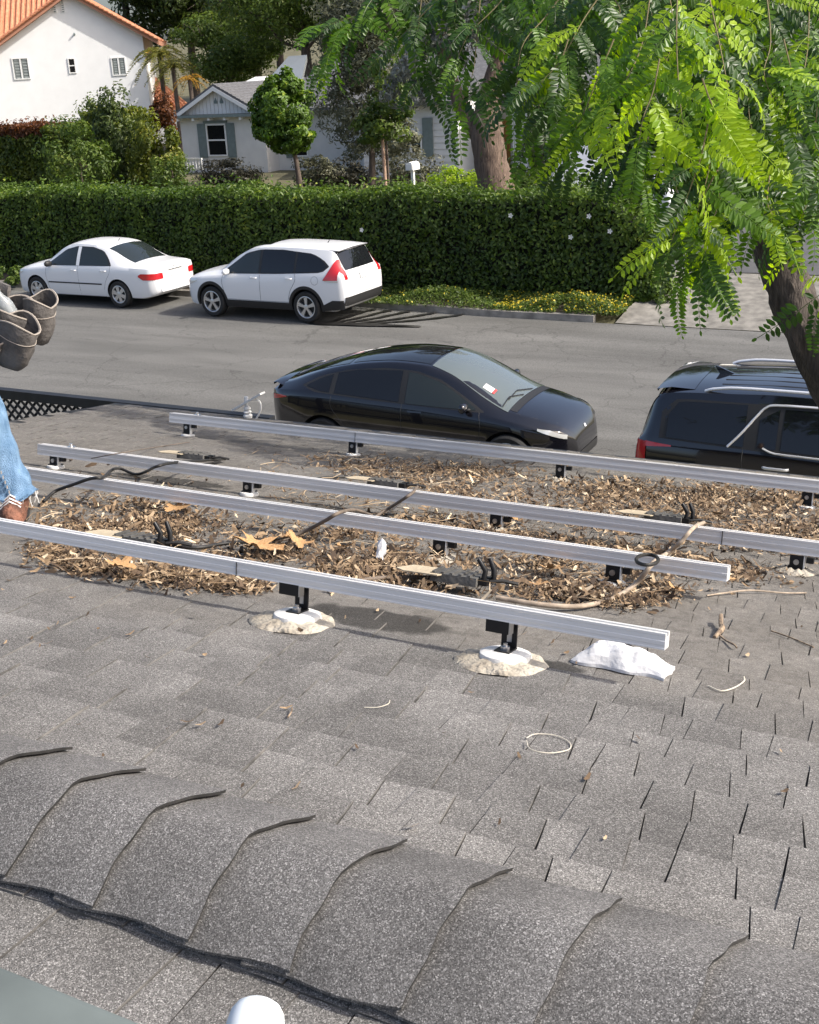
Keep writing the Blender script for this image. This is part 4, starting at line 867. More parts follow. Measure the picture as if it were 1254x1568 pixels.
# ---------------------------------------------------------------- black fastback on the near kerb
def fastback():
    t = thing('black_fastback', 'glossy black electric fastback parked along the near kerb', 'car', group='parked cars')
    c = Car([(-2.375, .62), (-2.36, .86), (-2.33, 1.05), (-2.25, 1.14), (-2.05, 1.215), (-1.7, 1.345), (-1.2, 1.48), (-.7, 1.565), (-.25, 1.60), (.15, 1.585), (.5, 1.51), (.85, 1.375), (1.2, 1.2), (1.5, 1.045), (1.75, .985), (2.05, .89), (2.25, .77), (2.35, .63), (2.375, .5)],
            [(-2.4, 1.04), (-1.6, 1.09), (-.6, 1.035), (.5, .98), (1.3, .93), (2.4, .72)], [(-2.375, .40), (-2.2, .28), (-1.9, .2), (1.9, .18), (2.2, .2), (2.375, .3)],
            [(-2.375, .58), (-2.3, .74), (-2.1, .86), (-1.6, .945), (-.8, .95), (.8, .94), (1.6, .93), (2.0, .84), (2.22, .68), (2.375, .42)], .66, .06)
    ar = [(1.53, .36, .41), (-1.36, .36, .415)]; c.body(t, M['pblack'], ar)
    for sg in (-1, 1):
        for xc, zc, ra in ar: wheel(t, xc, sg*.85, .36, sg, .36, .255, 5, 'split')
        swin(c, 'window_trim', -1.72, 1.16, [(-1.72, 1.16), (-1.5, 1.1), (-.6, 1.05), (1.2, .985)], [(-1.72, 1.17), (-1.45, 1.30), (-1.0, 1.41), (-.4, 1.475), (.1, 1.46), (.5, 1.355), (1.16, 1.0)], M['trimb'], t, sg, .002, 26)
        swin(c, 'front_door_window', -.02, 1.04, [(0, 1.04), (1.05, 1.01)], [(-.02, 1.44), (.12, 1.43), (.5, 1.325), (1.04, 1.03)], M['glass3'], t, sg, .005)
        swin(c, 'rear_door_window', -1.16, -.12, [(-1.2, 1.105), (0, 1.05)], [(-1.16, 1.36), (-.8, 1.425), (-.12, 1.455)], M['glass'], t, sg, .005)
        swin(c, 'quarter_window', -1.64, -1.24, [(-1.64, 1.16), (-1.4, 1.115), (-1.2, 1.105)], [(-1.64, 1.175), (-1.45, 1.265), (-1.24, 1.335)], M['glass'], t, sg, .005)
        f = c.S(sg)
        for pts in ([(1.1, .99), (1.13, .8), (1.08, .5), (1.0, .25)], [(-.07, 1.03), (-.07, .7), (-.05, .25)], [(-1.2, 1.1), (-1.2, .9), (-1.0, .65), (-.9, .4)]): c.line('door_seam', f, cr(pts, 4), t, .004, M['hub'])
        for hx in (-.02+.16, -1.02): swin(c, 'door_handle', hx-.11, hx+.11, [(-9, .925), (9, .925)], [(-9, .95), (9, .95)], M['pblack'], t, sg, .006, 4)
        mirror(t, .92, sg*c.hw(.92, 1.02), 1.04, sg, M['pblack'])
        swin(c, 'tail_lamp', -2.34, -1.98, [(-2.34, .90), (-1.98, .985)], [(-2.34, .975), (-2.1, 1.005), (-1.98, .995)], M['redl'], t, sg, .008)
        swin(c, 'head_lamp', 1.93, 2.27, [(1.93, .795), (2.1, .725), (2.27, .645)], [(1.93, .82), (2.1, .785), (2.27, .70)], M['clear'], t, sg, .010)
        swin(c, 'sill_trim', -.92, 1.1, [(-1, .19), (1.2, .185)], [(-1, .28), (1.2, .27)], M['trimb'], t, sg, .006)
    T = c.T()
    c.patch('windscreen', T, LIN(.28, 1.47, 14), lambda x: LIN(-1, 1, 11)*(.56+.14*(x-.28)), M['glass2'], t, .006); c.patch('roof_glass', T, LIN(-1.0, .24, 12), lambda x: LIN(-.53, .53, 9), M['glass'], t, .005)
    c.patch('rear_window', T, LIN(-2.02, -1.06, 10), lambda x: LIN(-1, 1, 9)*(.55-.05*(-1.06-x)), M['glass'], t, .005)
    c.patch('cowl', T, LIN(1.475, 1.58, 4), lambda x: LIN(-.66, .66, 9), M['trimb'], t, .004)
    P = [[(-2.12, y, c.tz(-2.12, y)+.004), (-2.24, y*.98, 1.185-.06*y*y), (-2.30, y*.97, 1.175-.06*y*y), (-2.295, y*.97, 1.14-.06*y*y)] for y in LIN(-.72, .72, 13)]
    MB().grid(P).build('tail_spoiler', M['pblack'], t, smooth=60)
    for sg in (-1, 1): c.line('bonnet_seam', T, [(1.58, sg*.70), (1.85, sg*.66), (2.12, sg*.52)], t, .003, M['hub'])
    f2 = c.E(1); c.patch('front_intake', f2, LIN(-.5, .5, 11), lambda y: LIN(.27, .40, 4), M['trimb'], t, .006)
    c.patch('badge', f2, LIN(-.03, .03, 3), lambda y: LIN(.66, .70, 3), M['chrome'], t, .006)
    st = c.patch('sticker', T, LIN(1.02, 1.18, 4), lambda x: LIN(-.53, -.40, 4), mat('white permit sticker', (.75, .72, .72), .6), t, .010)
    c.patch('sticker_band', T, LIN(1.15, 1.185, 3), lambda x: LIN(-.531, -.399, 4), mat('red permit band', (.6, .06, .06), .6), st, .012)
    for y0, y1 in ((.25, -.45), (-.1, -.68)): MB().tube([(1.46, y0, c.tz(1.46, y0)+.02), (1.36, (y0+y1)/2, c.tz(1.36, (y0+y1)/2)+.022), (1.38, y1, c.tz(1.38, y1)+.022)], .008, 5).build('wiper', M['trimb'], t)
    return t
fb = fastback(); place(fb, -7.18, 14.12, .02); fb.scale = (.92, .92, .92)
# ---------------------------------------------------------------- black three-row SUV on the near kerb
def bigsuv():
    t = thing('black_suv', 'large black SUV with silver roof rails and chrome window trim at right', 'car', group='parked cars')
    c = Car([(-2.49, .72), (-2.475, .98), (-2.45, 1.17), (-2.40, 1.38), (-2.33, 1.57), (-2.26, 1.655), (-2.1, 1.70), (-1.7, 1.725), (-1.0, 1.75), (-.2, 1.745), (.3, 1.70), (.65, 1.58), (1.0, 1.38), (1.35, 1.17), (1.6, 1.12), (2.1, 1.05), (2.36, .93), (2.46, .78), (2.49, .6)],
            [(-2.5, 1.15), (-1.5, 1.15), (0, 1.10), (1.3, 1.05), (2.5, .9)], [(-2.49, .45), (-2.3, .32), (-2.0, .25), (2.0, .24), (2.3, .28), (2.49, .42)],
            [(-2.49, .78), (-2.43, .88), (-2.3, .94), (-1.8, .975), (-.8, .985), (.8, .985), (1.8, .97), (2.2, .9), (2.4, .76), (2.49, .6)], .70, .05)
    ar = [(1.5, .38, .44), (-1.4, .38, .44)]; c.body(t, M['pblack'], ar)
    for sg in (-1, 1):
        for xc, zc, ra in ar: wheel(t, xc, sg*.87, .38, sg, .38, .27, 6, 'split')
        swin(c, 'window_trim', -2.2, 1.25, [(-2.2, 1.2), (1.3, 1.085)], [(-2.2, 1.46), (-2.05, 1.6), (-.2, 1.625), (.35, 1.55), (1.25, 1.1)], M['trimb'], t, sg, .002, 26)
        swin(c, 'quarter_window', -2.12, -1.3, [(-2.15, 1.215), (-1.2, 1.19)], [(-2.12, 1.44), (-2.02, 1.575), (-1.3, 1.595)], M['glass'], t, sg, .005)
        swin(c, 'rear_door_window', -.92, -.02, [(-1, 1.19), (0, 1.16)], [(-.92, 1.58), (0, 1.59)], M['glass'], t, sg, .005); swin(c, 'vent_window', -1.16, -.97, [(-1.2, 1.2), (-.9, 1.19)], [(-1.16, 1.47), (-.97, 1.575)], M['glass'], t, sg, .005)
        swin(c, 'front_door_window', .08, 1.1, [(0, 1.155), (1.2, 1.11)], [(.08, 1.59), (.35, 1.53), (1.1, 1.135)], M['glass3'], t, sg, .005)
        f = c.S(sg); fo = lambda x, z: f(x, z)+np.array([0, sg*.008, 0])
        MB().tube([fo(a, b) for a, b in cr([(-1.46, 1.185), (-1.33, 1.33), (-1.2, 1.5), (-1.12, 1.585), (-1.0, 1.615), (-.5, 1.62), (0, 1.615), (.35, 1.55), (.8, 1.33)], 5)], .014, 6).build('chrome_strip', M['chrome'], t, smooth=60)
        MB().tube([fo(a, b) for a, b in cr([(-1.1, 1.20), (-1.0, 1.165), (-.85, 1.155), (0, 1.13), (1.2, 1.08)], 5)], .011, 6).build('chrome_strip', M['chrome'], t, smooth=60)
        for pts in ([(-1.3, 1.19), (-1.28, .95), (-1.1, .75), (-.95, .5)], [(.03, 1.14), (.03, .7), (.03, .3)], [(1.2, 1.09), (1.2, .8), (1.1, .4)]): c.line('door_seam', f, cr(pts, 4), t, .004, M['hub'])
        handle(c, t, -.95, 1.01, sg, M['chrome'], .26); handle(c, t, .2, .99, sg, M['chrome'], .26); mirror(t, 1.0, sg*c.hw(1.0, 1.12), 1.14, sg, M['pblack'])
        swin(c, 'tail_lamp', -2.46, -2.33, [(-2.46, .72), (-2.33, .76)], [(-2.46, 1.15), (-2.33, 1.15)], M['redl'], t, sg, .010, 6); swin(c, 'tail_lamp', -2.34, -2.05, [(-2.34, 1.10), (-2.05, 1.125)], [(-2.34, 1.155), (-2.05, 1.14)], M['redl'], t, sg, .010, 6)
        c.patch('tail_lamp', c.E(-1), LIN(sg*.74, sg*.85, 5), lambda y: LIN(.75, 1.14, 8), M['redl'], t, .008)
        swin(c, 'sill_trim', -.95, 1.05, [(-1, .26), (1.2, .25)], [(-1, .42), (1.2, .41)], M['trimb'], t, sg, .008)
        swin(c, 'head_lamp', 2.1, 2.4, [(2.1, .82), (2.4, .74)], [(2.1, .92), (2.4, .84)], M['clear'], t, sg, .008)
        rp = cr([(-1.78, sg*.63, c.tz(-1.78, .63)), (-1.66, sg*.64, c.tz(-1.66, .64)+.03), (-1.3, sg*.645, c.tz(-1.3, .645)+.042), (0, sg*.65, c.tz(0, .65)+.042), (.3, sg*.64, c.tz(.3, .64)+.03), (.42, sg*.63, c.tz(.42, .63))], 5)
        MB().tube(rp, .022, 8, flat=.8).build('roof_rail', M['chrome'], t, smooth=60)
    E = c.E(-1); T = c.T()
    c.patch('rear_window', E, LIN(-.66, .66, 12), lambda y: LIN(1.2, 1.60, 8), M['glass'], t, .006); c.patch('windscreen', T, LIN(.4, 1.32, 10), lambda x: LIN(-1, 1, 9)*(.62+.1*(x-.4)), M['glass'], t, .005)
    for y in (-.42, -.26, -.09, .09, .26, .42): c.line('roof_rib', T, [(-1.65, y), (-1, y), (-.2, y), (.25, y)], t, .007, M['trimb'])
    P = [[(-1.9, y, c.tz(-1.9, y)+.004), (-2.15, y, 1.712-.06*y*y), (-2.31, y, 1.68-.06*y*y), (-2.30, y, 1.655-.06*y*y)] for y in LIN(-.6, .6, 11)]
    MB().grid(P).build('roof_spoiler', M['pblack'], t, smooth=50)
    MB().prism([(-1.78, -.012, c.tz(-1.78, 0)), (-1.62, -.012, c.tz(-1.62, 0)), (-1.80, -.012, 1.80), (-1.83, -.012, 1.80)], (0, .024, 0)).build('antenna', M['pblack'], t)
    c.patch('number_plate', E, LIN(-.16, .16, 4), lambda y: LIN(.86, 1.0, 4), M['platew'], t, .012); c.patch('rear_bumper', E, LIN(-.85, .85, 14), lambda y: LIN(.42, .6, 5), M['trimb'], t, .010)
    return t
place(bigsuv(), -1.3, 13.05, .005)
# ================================================================== PLANTS ACROSS THE STREET
M['bark'] = mat('grey-brown bark', (.13, .10, .08), .95, col2=(.055, .042, .035), scale=6, bump=.9, bscale=14, stretch=(3, 3, .5))
M['bark2'] = mat('warm furrowed bark', (.19, .135, .10), .95, col2=(.075, .05, .038), scale=7, bump=1, bscale=12, stretch=(4, 4, .35))
L_hedge = leaf_mat('hedge leaf', (.03, .062, .009), (.125, .195, .028), (.26, .31, .045))
L_dark = leaf_mat('dark tree leaf', (.022, .042, .01), (.09, .125, .03), (.17, .2, .05))
L_mid = leaf_mat('mid green leaf', (.045, .085, .014), (.15, .21, .04), (.26, .3, .07))
L_citrus = leaf_mat('citrus leaf', (.035, .08, .01), (.15, .25, .028), (.36, .42, .05))
L_olive = leaf_mat('silver olive leaf', (.07, .078, .045), (.2, .205, .13), (.4, .4, .3), .3)
L_silver = leaf_mat('pale silver leaf', (.10, .11, .09), (.32, .33, .29), (.55, .56, .52), .2)
L_yel = leaf_mat('yellow green leaf', (.06, .09, .012), (.2, .22, .03), (.33, .3, .05))
L_red = leaf_mat('reddish hedge leaf', (.07, .028, .012), (.2, .075, .025), (.26, .12, .03))
L_lime = leaf_mat('lime leaf', (.18, .3, .015), (.4, .52, .04), (.5, .6, .1))
L_grey = leaf_mat('grey shrub leaf', (.05, .055, .03), (.14, .14, .08), (.2, .19, .12), .2)
L_purp = leaf_mat('dull dark shrub leaf', (.016, .018, .01), (.06, .055, .035), (.1, .09, .06), .2)
M['core'] = mat('dark hedge core', (.012, .016, .008), 1)  # near-black fill box behind the leaves, stops any view through
def hedge(name, label, x0, x1, y0, y1, z0, zt, n, size, lm, cat='hedge', bulge=.12, top_extra=.06, redtop=None):
    """zt: function of x; solid dark core box with leaves all over its faces"""
    t = thing(name, label, cat, ((x0+x1)/2, y0, z0)); off = np.array([(x0+x1)/2, y0, z0])
    xs_ = np.linspace(x0+.1, x1-.1, 40); mb = MB()
    top = [[(x, y, zt(x)-.16) for x in xs_] for y in (y0+.16, y1-.16)]; mb.grid([[(x, y0+.16, z0) for x in xs_], top[0], top[1], [(x, y1-.16, z0) for x in xs_]])
    for e in (0, -1): mb.add([(xs_[e], y0+.16, z0), top[0][e], top[1][e], (xs_[e], y1-.16, z0)], [(0, 1, 2, 3)])
    mb.v = [tuple(np.array(v)-off) for v in mb.v]; mb.build('core_box', M['core'], t)
    L, D = x1-x0, y1-y0; H = np.mean([zt(x) for x in xs_])-z0; ar = np.array([L*H, L*D, D*H, D*H]); cnt = (n*ar/ar.sum()).astype(int); P, Q = [], []
    for k, m in enumerate(cnt):
        u, w = rng.random(m), rng.random(m); X = x0+u*L; Z = np.array([zt(a) for a in X])
        if k == 0: p = np.stack([X, np.full(m, y0), z0+w*(Z-z0)], 1); q = np.tile([0, -1., .35], (m, 1))
        elif k == 1: p = np.stack([X, y0+w*D, Z], 1); q = np.tile([0, -.2, 1.], (m, 1))
        else:
            e = x1 if k == 2 else x0; p = np.stack([np.full(m, e), y0+u*D, z0+w*(zt(e)-z0)], 1); q = np.tile([1. if k == 2 else -1, 0, .3], (m, 1))
        nz = noise3(p, 1.4)*.6+noise3(p, 4.5)*.4; qn = q/np.linalg.norm(q, axis=1, keepdims=True); dep = rng.exponential(.09, m)
        p = p+qn*(bulge*(nz-.5)*2-dep*.8+.03)[:, None]+rng.normal(size=p.shape)*.03
        if k == 1: sh = rng.random(m) < .06; p[sh, 2] += rng.random(sh.sum())*top_extra*5
        P.append(p); Q.append(q+rng.normal(size=q.shape)*.55)
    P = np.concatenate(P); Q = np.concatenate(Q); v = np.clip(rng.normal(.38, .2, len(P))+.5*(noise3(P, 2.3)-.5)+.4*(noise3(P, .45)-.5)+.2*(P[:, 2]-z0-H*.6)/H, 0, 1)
    if redtop is not None:
        s_ = P[:, 2] > np.array([zt(a) for a in P[:, 0]])-redtop[1]*(.6+.8*noise3(P, 3)); s_ &= P[:, 0] < redtop[2]
        leaves('red_new_growth', P[s_]-off, Q[s_], rng.uniform(.7, 1.3, s_.sum())*size, redtop[0], t, .5, 0, v[s_]); P, Q, v = P[~s_], Q[~s_], v[~s_]
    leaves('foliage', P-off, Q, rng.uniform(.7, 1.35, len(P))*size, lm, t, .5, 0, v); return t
def ht(x): return 2.33+.05*math.sin(x*1.3)+.03*math.sin(x*3.1)-(0 if x < -8.4 else (x+8.4)*.55)
hedge('clipped_hedge', 'long dark clipped hedge behind the white cars', -44, -7.25, 24.15, 25.75, .2, ht, 95000, .105, L_hedge)
# creeper at the end of the hedge
tree('ivy_mound', 'dark creeper spilling round the right end of the long hedge', (-7.35, 24.35, .15), [(0, .4, 0), (0, .4, .7)], [.05, .03], [(0, .35, .55, .42, .6, .75), (.25, .1, .2, .35, .4, .3), (-.25, .0, .35, .4, .3, .5)], 5200, .09, L_hedge, M['bark'], cat='creeper', k=20, asp=.8)
# white flowers on the hedge
M['petal'] = mat('white petal', (.8, .8, .75), .6)
def flower(px, py, y, s, label, group):
    mb = MB(); p = at_y(px, py, y)
    for k in range(5):
        a = k*1.257; d = np.array([math.cos(a), -.25, math.sin(a)]); w = np.array([-math.sin(a), 0, math.cos(a)])*.35; mb.add([(0, 0, 0), d*.6+w, d, d*.6-w], [(0, 1, 2, 3)])
    mb.v = [tuple(np.array(v)*s+p) for v in mb.v]; tag(mb.build('white_flower', M['petal'], recalc=False), label, 'flower', group)
for px, py, lab in ((782, 330, 'white flower near the top of the hedge, left of the others'), (902, 331, 'white flower high on the hedge near its right end'), (874, 363, 'large white flower on the hedge face near its right end'), (934, 354, 'white flower at the top right corner of the hedge'), (554, 352, 'small white flower on the hedge above the SUV tail')): flower(px, py, 24.0, .06, lab, 'white flowers on the hedge')
# verge ground cover with yellow flowers
def cover(label, x0, x1, n, hh, lm, fl, name='ground_cover'):
    X = rng.uniform(x0, x1, n); Y = rng.uniform(23.02, 24.2, n); lump = .55+.45*np.sin(X*2.1+np.sin(Y*3))*np.sin(Y*2.7+1); Z = .14+rng.random(n)**.6*hh*lump*np.clip((Y-22.95)/.25, .3, 1)
    p = np.stack([X, Y, Z], 1); q = rng.normal(size=(n, 3))*.6+np.array([0, -.4, .8]); off = np.array([(x0+x1)/2, 23.5, .14])
    t = thing(name, label, 'plants', tuple(off)); leaves('foliage', p-off, q, rng.uniform(.05, .1, n), lm, t, .35)
    if fl:
        k = int(n*fl); i = rng.integers(0, n, k); leaves('yellow_bloom', p[i]-off+np.array([0, -.02, .05]), q[i], np.full(k, .045), leaf_mat('yellow bloom', (.55, .42, .03), (.75, .62, .08)), t, .9)['kind'] = 'stuff'
cover('low pale green plants along the kerb behind the SUV', -13.6, -10.2, 5200, .38, L_mid, .01); cover('low plants with yellow flowers at the kerb, left of the bare gap', -10.3, -8.85, 3000, .34, L_mid, .09); cover('mound of yellow-flowered plants nearest the driveway', -8.7, -7.5, 2800, .36, L_mid, .10)
tree('weedy_plant', 'scrappy weed growing by the kerb in front of the sedan', tuple(at_y(10, 425, 23.2)-np.array([0, 0, .25])), [(0, 0, 0), (0, 0, .3)], [.02, .01], [(0, 0, .3, .5, .3, .32)], 500, .12, L_mid, M['bark'], cat='plant', limbs=False)
# tall left hedge and shrubs in front of the white house
def pz(px, py, y): return at_y(px, py, y)[2]
zL = lambda x: 4.05+.12*math.sin(x*.8)
a0 = at_y(-40, 200, 36)[0]; a1 = at_y(165, 200, 36)[0]
hedge('tall_hedge', 'tall hedge with a rust-red top below the white house', a0-3, a1, 36, 38.2, .7, lambda x: pz(60, 196, 36)+.05*math.sin(x)+(0 if x < a1-1.2 else .5), 26000, .16, leaf_mat('yellow hedge leaf', (.05, .085, .01), (.19, .22, .03), (.3, .26, .05)), redtop=(L_red, .34, a1-3.2))
def shrub(label, px, py, y, rx, rz, n, size, lm, name='shrub', cat='shrub', k=18, hgt=None):
    c = at_y(px, py, y); return tree(name, label, (c[0], c[1], c[2]-rz), [(0, 0, -.2), (.03, 0, rz)], [.05, .03], [(0, 0, rz, rx, rx*.7, rz), (rx*.3, -.1, rz*.7, rx*.6, rx*.5, rz*.7), (-rx*.35, -.1, rz*.75, rx*.6, rx*.5, rz*.7)], n, size, lm, M['bark'], cat=cat, k=k)
shrub('dark upright shrub rising over the rust-red hedge', 185, 215, 35.5, 1.15, 1.75, 5200, .15, L_dark); shrub('feathery shrub tips in front of the white house wall', 150, 190, 37, 1.1, 1.25, 1500, .13, L_mid)
shrub('bright green shrub between the tall hedge and the cottage', 243, 236, 35, 1.05, 1.35, 4800, .15, L_yel); shrub('grey-green shrub in front of the tall hedge', 120, 240, 33.5, 1.5, 1.2, 3600, .14, L_mid); shrub('reddish shrub beside the cottage corner', 250, 172, 39, .6, .7, 1300, .15, L_red); shrub('lime shrub with white blossom low beside the cottage', 262, 262, 33, .8, .6, 1500, .11, L_mid)
shrub('rounded dark clipped bush under the cottage window', 355, 262, 40, 1.5, .55, 3600, .12, L_purp); shrub('dull rounded bush left of the olive trunk', 485, 262, 38, 1.0, .6, 2600, .12, L_grey); shrub('grey mounded bush below the siding window', 620, 262, 38, 1.3, .85, 3400, .11, L_grey); shrub('dark low bush between the citrus and the young tree', 535, 266, 38.5, 1.1, .55, 2200, .12, L_purp)
shrub('bright lime plant left of the large trunk', 700, 276, 33, 1.0, .38, 2400, .10, L_lime); shrub('lime plant just right of the lime drift by the trunk', 730, 284, 30, .5, .3, 900, .09, L_lime); shrub('pale grassy tuft right of the large trunk', 835, 215, 33, .7, .9, 2400, .12, L_olive); shrub('white-flowered bush right of the large trunk', 800, 262, 33, .8, .5, 2000, .1, L_mid); shrub('dark clipped bush behind the hedge by the covered car', 838, 282, 29, 1.5, .42, 3600, .09, L_hedge)
# citrus
c = at_y(455, 280, 36)
tree('citrus_tree', 'round bright green citrus tree before the cottage', (c[0]+.1, c[1], c[2]-.2), [(0, 0, 0), (-.03, 0, .5), (-.1, 0, 1.1), (-.25, 0, 1.8)], [.12, .09, .08, .05], [(-.45, 0, 2.6, 1.05, .95, 1.05), (-.1, -.1, 1.8, .85, .8, .55), (-.65, -.1, 2.0, .75, .8, .7), (-.25, 0, 3.3, .6, .6, .55), (-.85, -.1, 2.9, .5, .5, .5)], 15000, .16, L_citrus, M['bark'], k=26, spread=.3)
# olive-like tree, airy
c = at_y(568, 285, 33)
tree('olive_tree', 'airy silver-grey olive tree in front of the cottage roof', (c[0], c[1], c[2]-.2), [(0, 0, 0), (.1, 0, 1.2), (-.05, 0, 2.4)], [.12, .09, .06], [(-.2, 0, 2.6, 1.3, 1.1, 1.2), (.7, 0, 3.6, 1.2, 1.0, 1.1), (-.6, 0, 3.7, .9, 1.0, 1.0), (-.1, 0, 5.0, 1.3, 1.1, 1.1), (.8, 0, 5.2, 1.3, 1, .9), (.3, .2, 1.6, 1.2, .9, .7), (-.8, 0, 4.6, .7, .8, .8)], 15000, .17, L_olive, M['bark'], k=30, spread=.34, asp=.3)
# young staked tree
c = at_y(591, 283, 30)
yt = tree('young_tree', 'young green tree tied to a pinkish wooden stake', (c[0], c[1], c[2]-.3), [(.06, .05, 0), (.05, .05, 1.4), (0, 0, 2.4)], [.035, .03, .02], [(.1, 0, 2.0, .75, .6, .55), (.35, 0, 2.5, .6, .5, .6), (-.35, 0, 1.75, .5, .5, .4), (.2, 0, 3.1, .45, .4, .5)], 3600, .13, L_mid, M['bark'], k=20, spread=.36)
MB().tube([(0, -.02, 0), (-.03, -.02, 1.75)], .05, 10).build('stake', mat('pink-brown stake', (.42, .28, .2), .9, var=.2, scale=12), yt, smooth=50)
# big leaning tree with silver foliage
c = at_y(760, 300, 27.5)
bt = tree('leaning_tree', 'thick furrowed trunk forking below silver foliage behind the hedge', (c[0], c[1], c[2]-.5), [(.1, 0, 0), (.02, 0, .6), (-.12, 0, 1.25), (-.2, 0, 1.9), (-.22, .1, 2.6)], [.52, .44, .40, .40, .3], [(-1.7, .2, 3.6, .9, .8, .7), (-1.1, .1, 4.3, 1.1, .9, .7), (-2.4, .3, 3.0, .7, .7, .6), (.3, .3, 4.6, 1.2, 1, .8), (-1.5, .2, 5.2, 1.3, 1, .8), (-.3, .5, 5.6, 1.3, 1.1, .8)], 9000, .16, L_silver, M['bark2'], k=22, spread=.32, limbs=False, asp=.35)
lm_ = MB(); lm_.tube(cr([(-.2, 0, 1.7), (-.65, .05, 2.2), (-1.0, .1, 2.8), (-1.3, .15, 3.6), (-1.5, .2, 4.6)], 5), list(np.linspace(.26, .1, 21)), 10); lm_.tube(cr([(-.22, 0, 2.4), (-.1, .1, 3.1), (.1, .2, 3.9), (.1, .3, 4.8)], 5), list(np.linspace(.26, .09, 16)), 10)
for a, b in (((-1.2, .1, 3.3), (-2.2, .3, 3.4)), ((-1.4, .2, 4.2), (-.9, .2, 5.0)), ((.05, .2, 3.6), (.6, .3, 4.5)), ((-1.0, .1, 2.9), (-2.2, .2, 2.9))): lm_.tube([a, (np.array(a)+np.array(b))/2+np.array([0, 0, .1]), b], [.08, .06, .03], 7)
lm_.build('limbs', M['bark2'], bt, smooth=60)
# background trees
def bgtree(label, px, y, zc, r, hgt, n, size, lm, trunk=True, k=30, squash=1.0, pyc=None):
    b = at_y(px, 120, y); x = b[0]; g = gz(x, y)
    bl = []
    for i in range(7):
        a = i*2.4+px; bl.append((math.cos(a)*r*.55, math.sin(a)*r*.45, zc-g+math.sin(i*1.9)*hgt*.45, r*rnd.uniform(.5, .72), r*rnd.uniform(.45, .6), hgt*rnd.uniform(.3, .45)))
    return tree('background_tree', label, (x, y, g), [(0, 0, 0), (rnd.uniform(-.4, .4), 0, (zc-g)*.5), (rnd.uniform(-.5, .5), 0, zc-g)], [.35, .28, .14], bl, int(n*2.0), size, lm, M['bark'], 'trees behind the houses', k=k, spread=.4)
BG = [(300, 76, 11, 5.5, 5.5, 'tall dark green tree right of the red roof', L_dark, 9000), (390, 66, 9.5, 5.0, 5, 'large dark tree behind the cottage ridge', L_dark, 9500), (470, 58, 9.0, 4.2, 4.6, 'dense tree with lighter leaves behind the solar roof', L_mid, 9000), (560, 70, 11, 5.5, 5.5, 'grey-green tree behind the olive crown', L_olive, 8000), (352, 60, 6.0, 2.8, 2.4, 'mid-green tree just behind the cottage gable', L_mid, 6000), (650, 60, 9.5, 5, 5, 'dark tree behind the silver foliage', L_dark, 7000), (760, 62, 9.5, 5, 5.5, 'dark tree above the front door roof', L_dark, 7000), (880, 58, 8.5, 5, 5, 'dark tree behind the hanging fronds', L_dark, 6000), (1010, 52, 7.5, 5, 5, 'dark tree behind the garage', L_dark, 6000), (1150, 50, 7, 5, 5, 'dark tree far right behind the fronds', L_dark, 5000), (430, 90, 15, 8, 7, 'broad dark tree farthest back on the left', L_dark, 6000), (600, 95, 16, 9, 8, 'broad dark tree farthest back at centre', L_dark, 6000), (800, 90, 14, 9, 8, 'broad dark tree farthest back on the right', L_dark, 5000)]
for px, y, zc, r, h, lab, lm, n in BG: bgtree(lab, px, y, zc, r, h, n, .22 if y < 75 else .42, lm)
c = at_y(192, 20, 75); tree('bare_trunk_tree', 'slender tree with a bare grey trunk against the sky beside the red roof', (c[0], c[1], 1), [(.5, 0, 0), (.2, 0, 5), (0, 0, c[2]+1), (-.1, 0, c[2]+4)], [.3, .28, .24, .15], [(.8, 0, c[2]+3.2, 2, 1.5, 1.2)], 1500, .4, L_olive, M['bark'])
# palms
def palm(label, px, py, y, r, lm, n=16):
    c = at_y(px, py, y); t = thing('palm', label, 'palm', (c[0], c[1], gz(c[0], y)), 0, 'palms between the houses'); h = c[2]-gz(c[0], y)
    MB().tube([(0, 0, 0), (.05, 0, h*.5), (0, 0, h)], [.14, .12, .1], 8).build('trunk', M['bark'], t, smooth=50)
    P, Q = [], []
    for k in range(n):
        a = k*2.4; el = .9-1.1*(k/n); d = np.array([math.cos(a)*math.cos(el), math.sin(a)*math.cos(el), math.sin(el)])
        for i in range(26):
            s = i/25; p = np.array([0, 0, h])+d*r*s+np.array([0, 0, -.75*r*s*s]); side = np.array([-math.sin(a), math.cos(a), -.5])
            for sg in (-1, 1): P.append(p+side*sg*np.array([1, 1, sg*1])*.11*(1-s*.5)); Q.append((d[0]*.2, d[1]*.2-.3, 1))
    leaves('fronds', np.array(P), np.array(Q)+rng.normal(size=(len(P), 3))*.3, np.full(len(P), .16*r), lm, t, .22)
L_palm = leaf_mat('yellow palm leaflet', (.09, .1, .02), (.26, .25, .05), (.45, .3, .05)); L_orp = leaf_mat('orange dry palm leaflet', (.25, .13, .02), (.5, .3, .05))
palm('yellow-green palm right of the white house wall', 243, 82, 55, 1.9, L_palm, 20); palm('smaller palm with yellow fronds under the first', 264, 100, 54, 1.6, L_palm, 18); palm('small palm with orange fronds above the cottage gable', 290, 120, 52, 1.1, L_orp, 10)
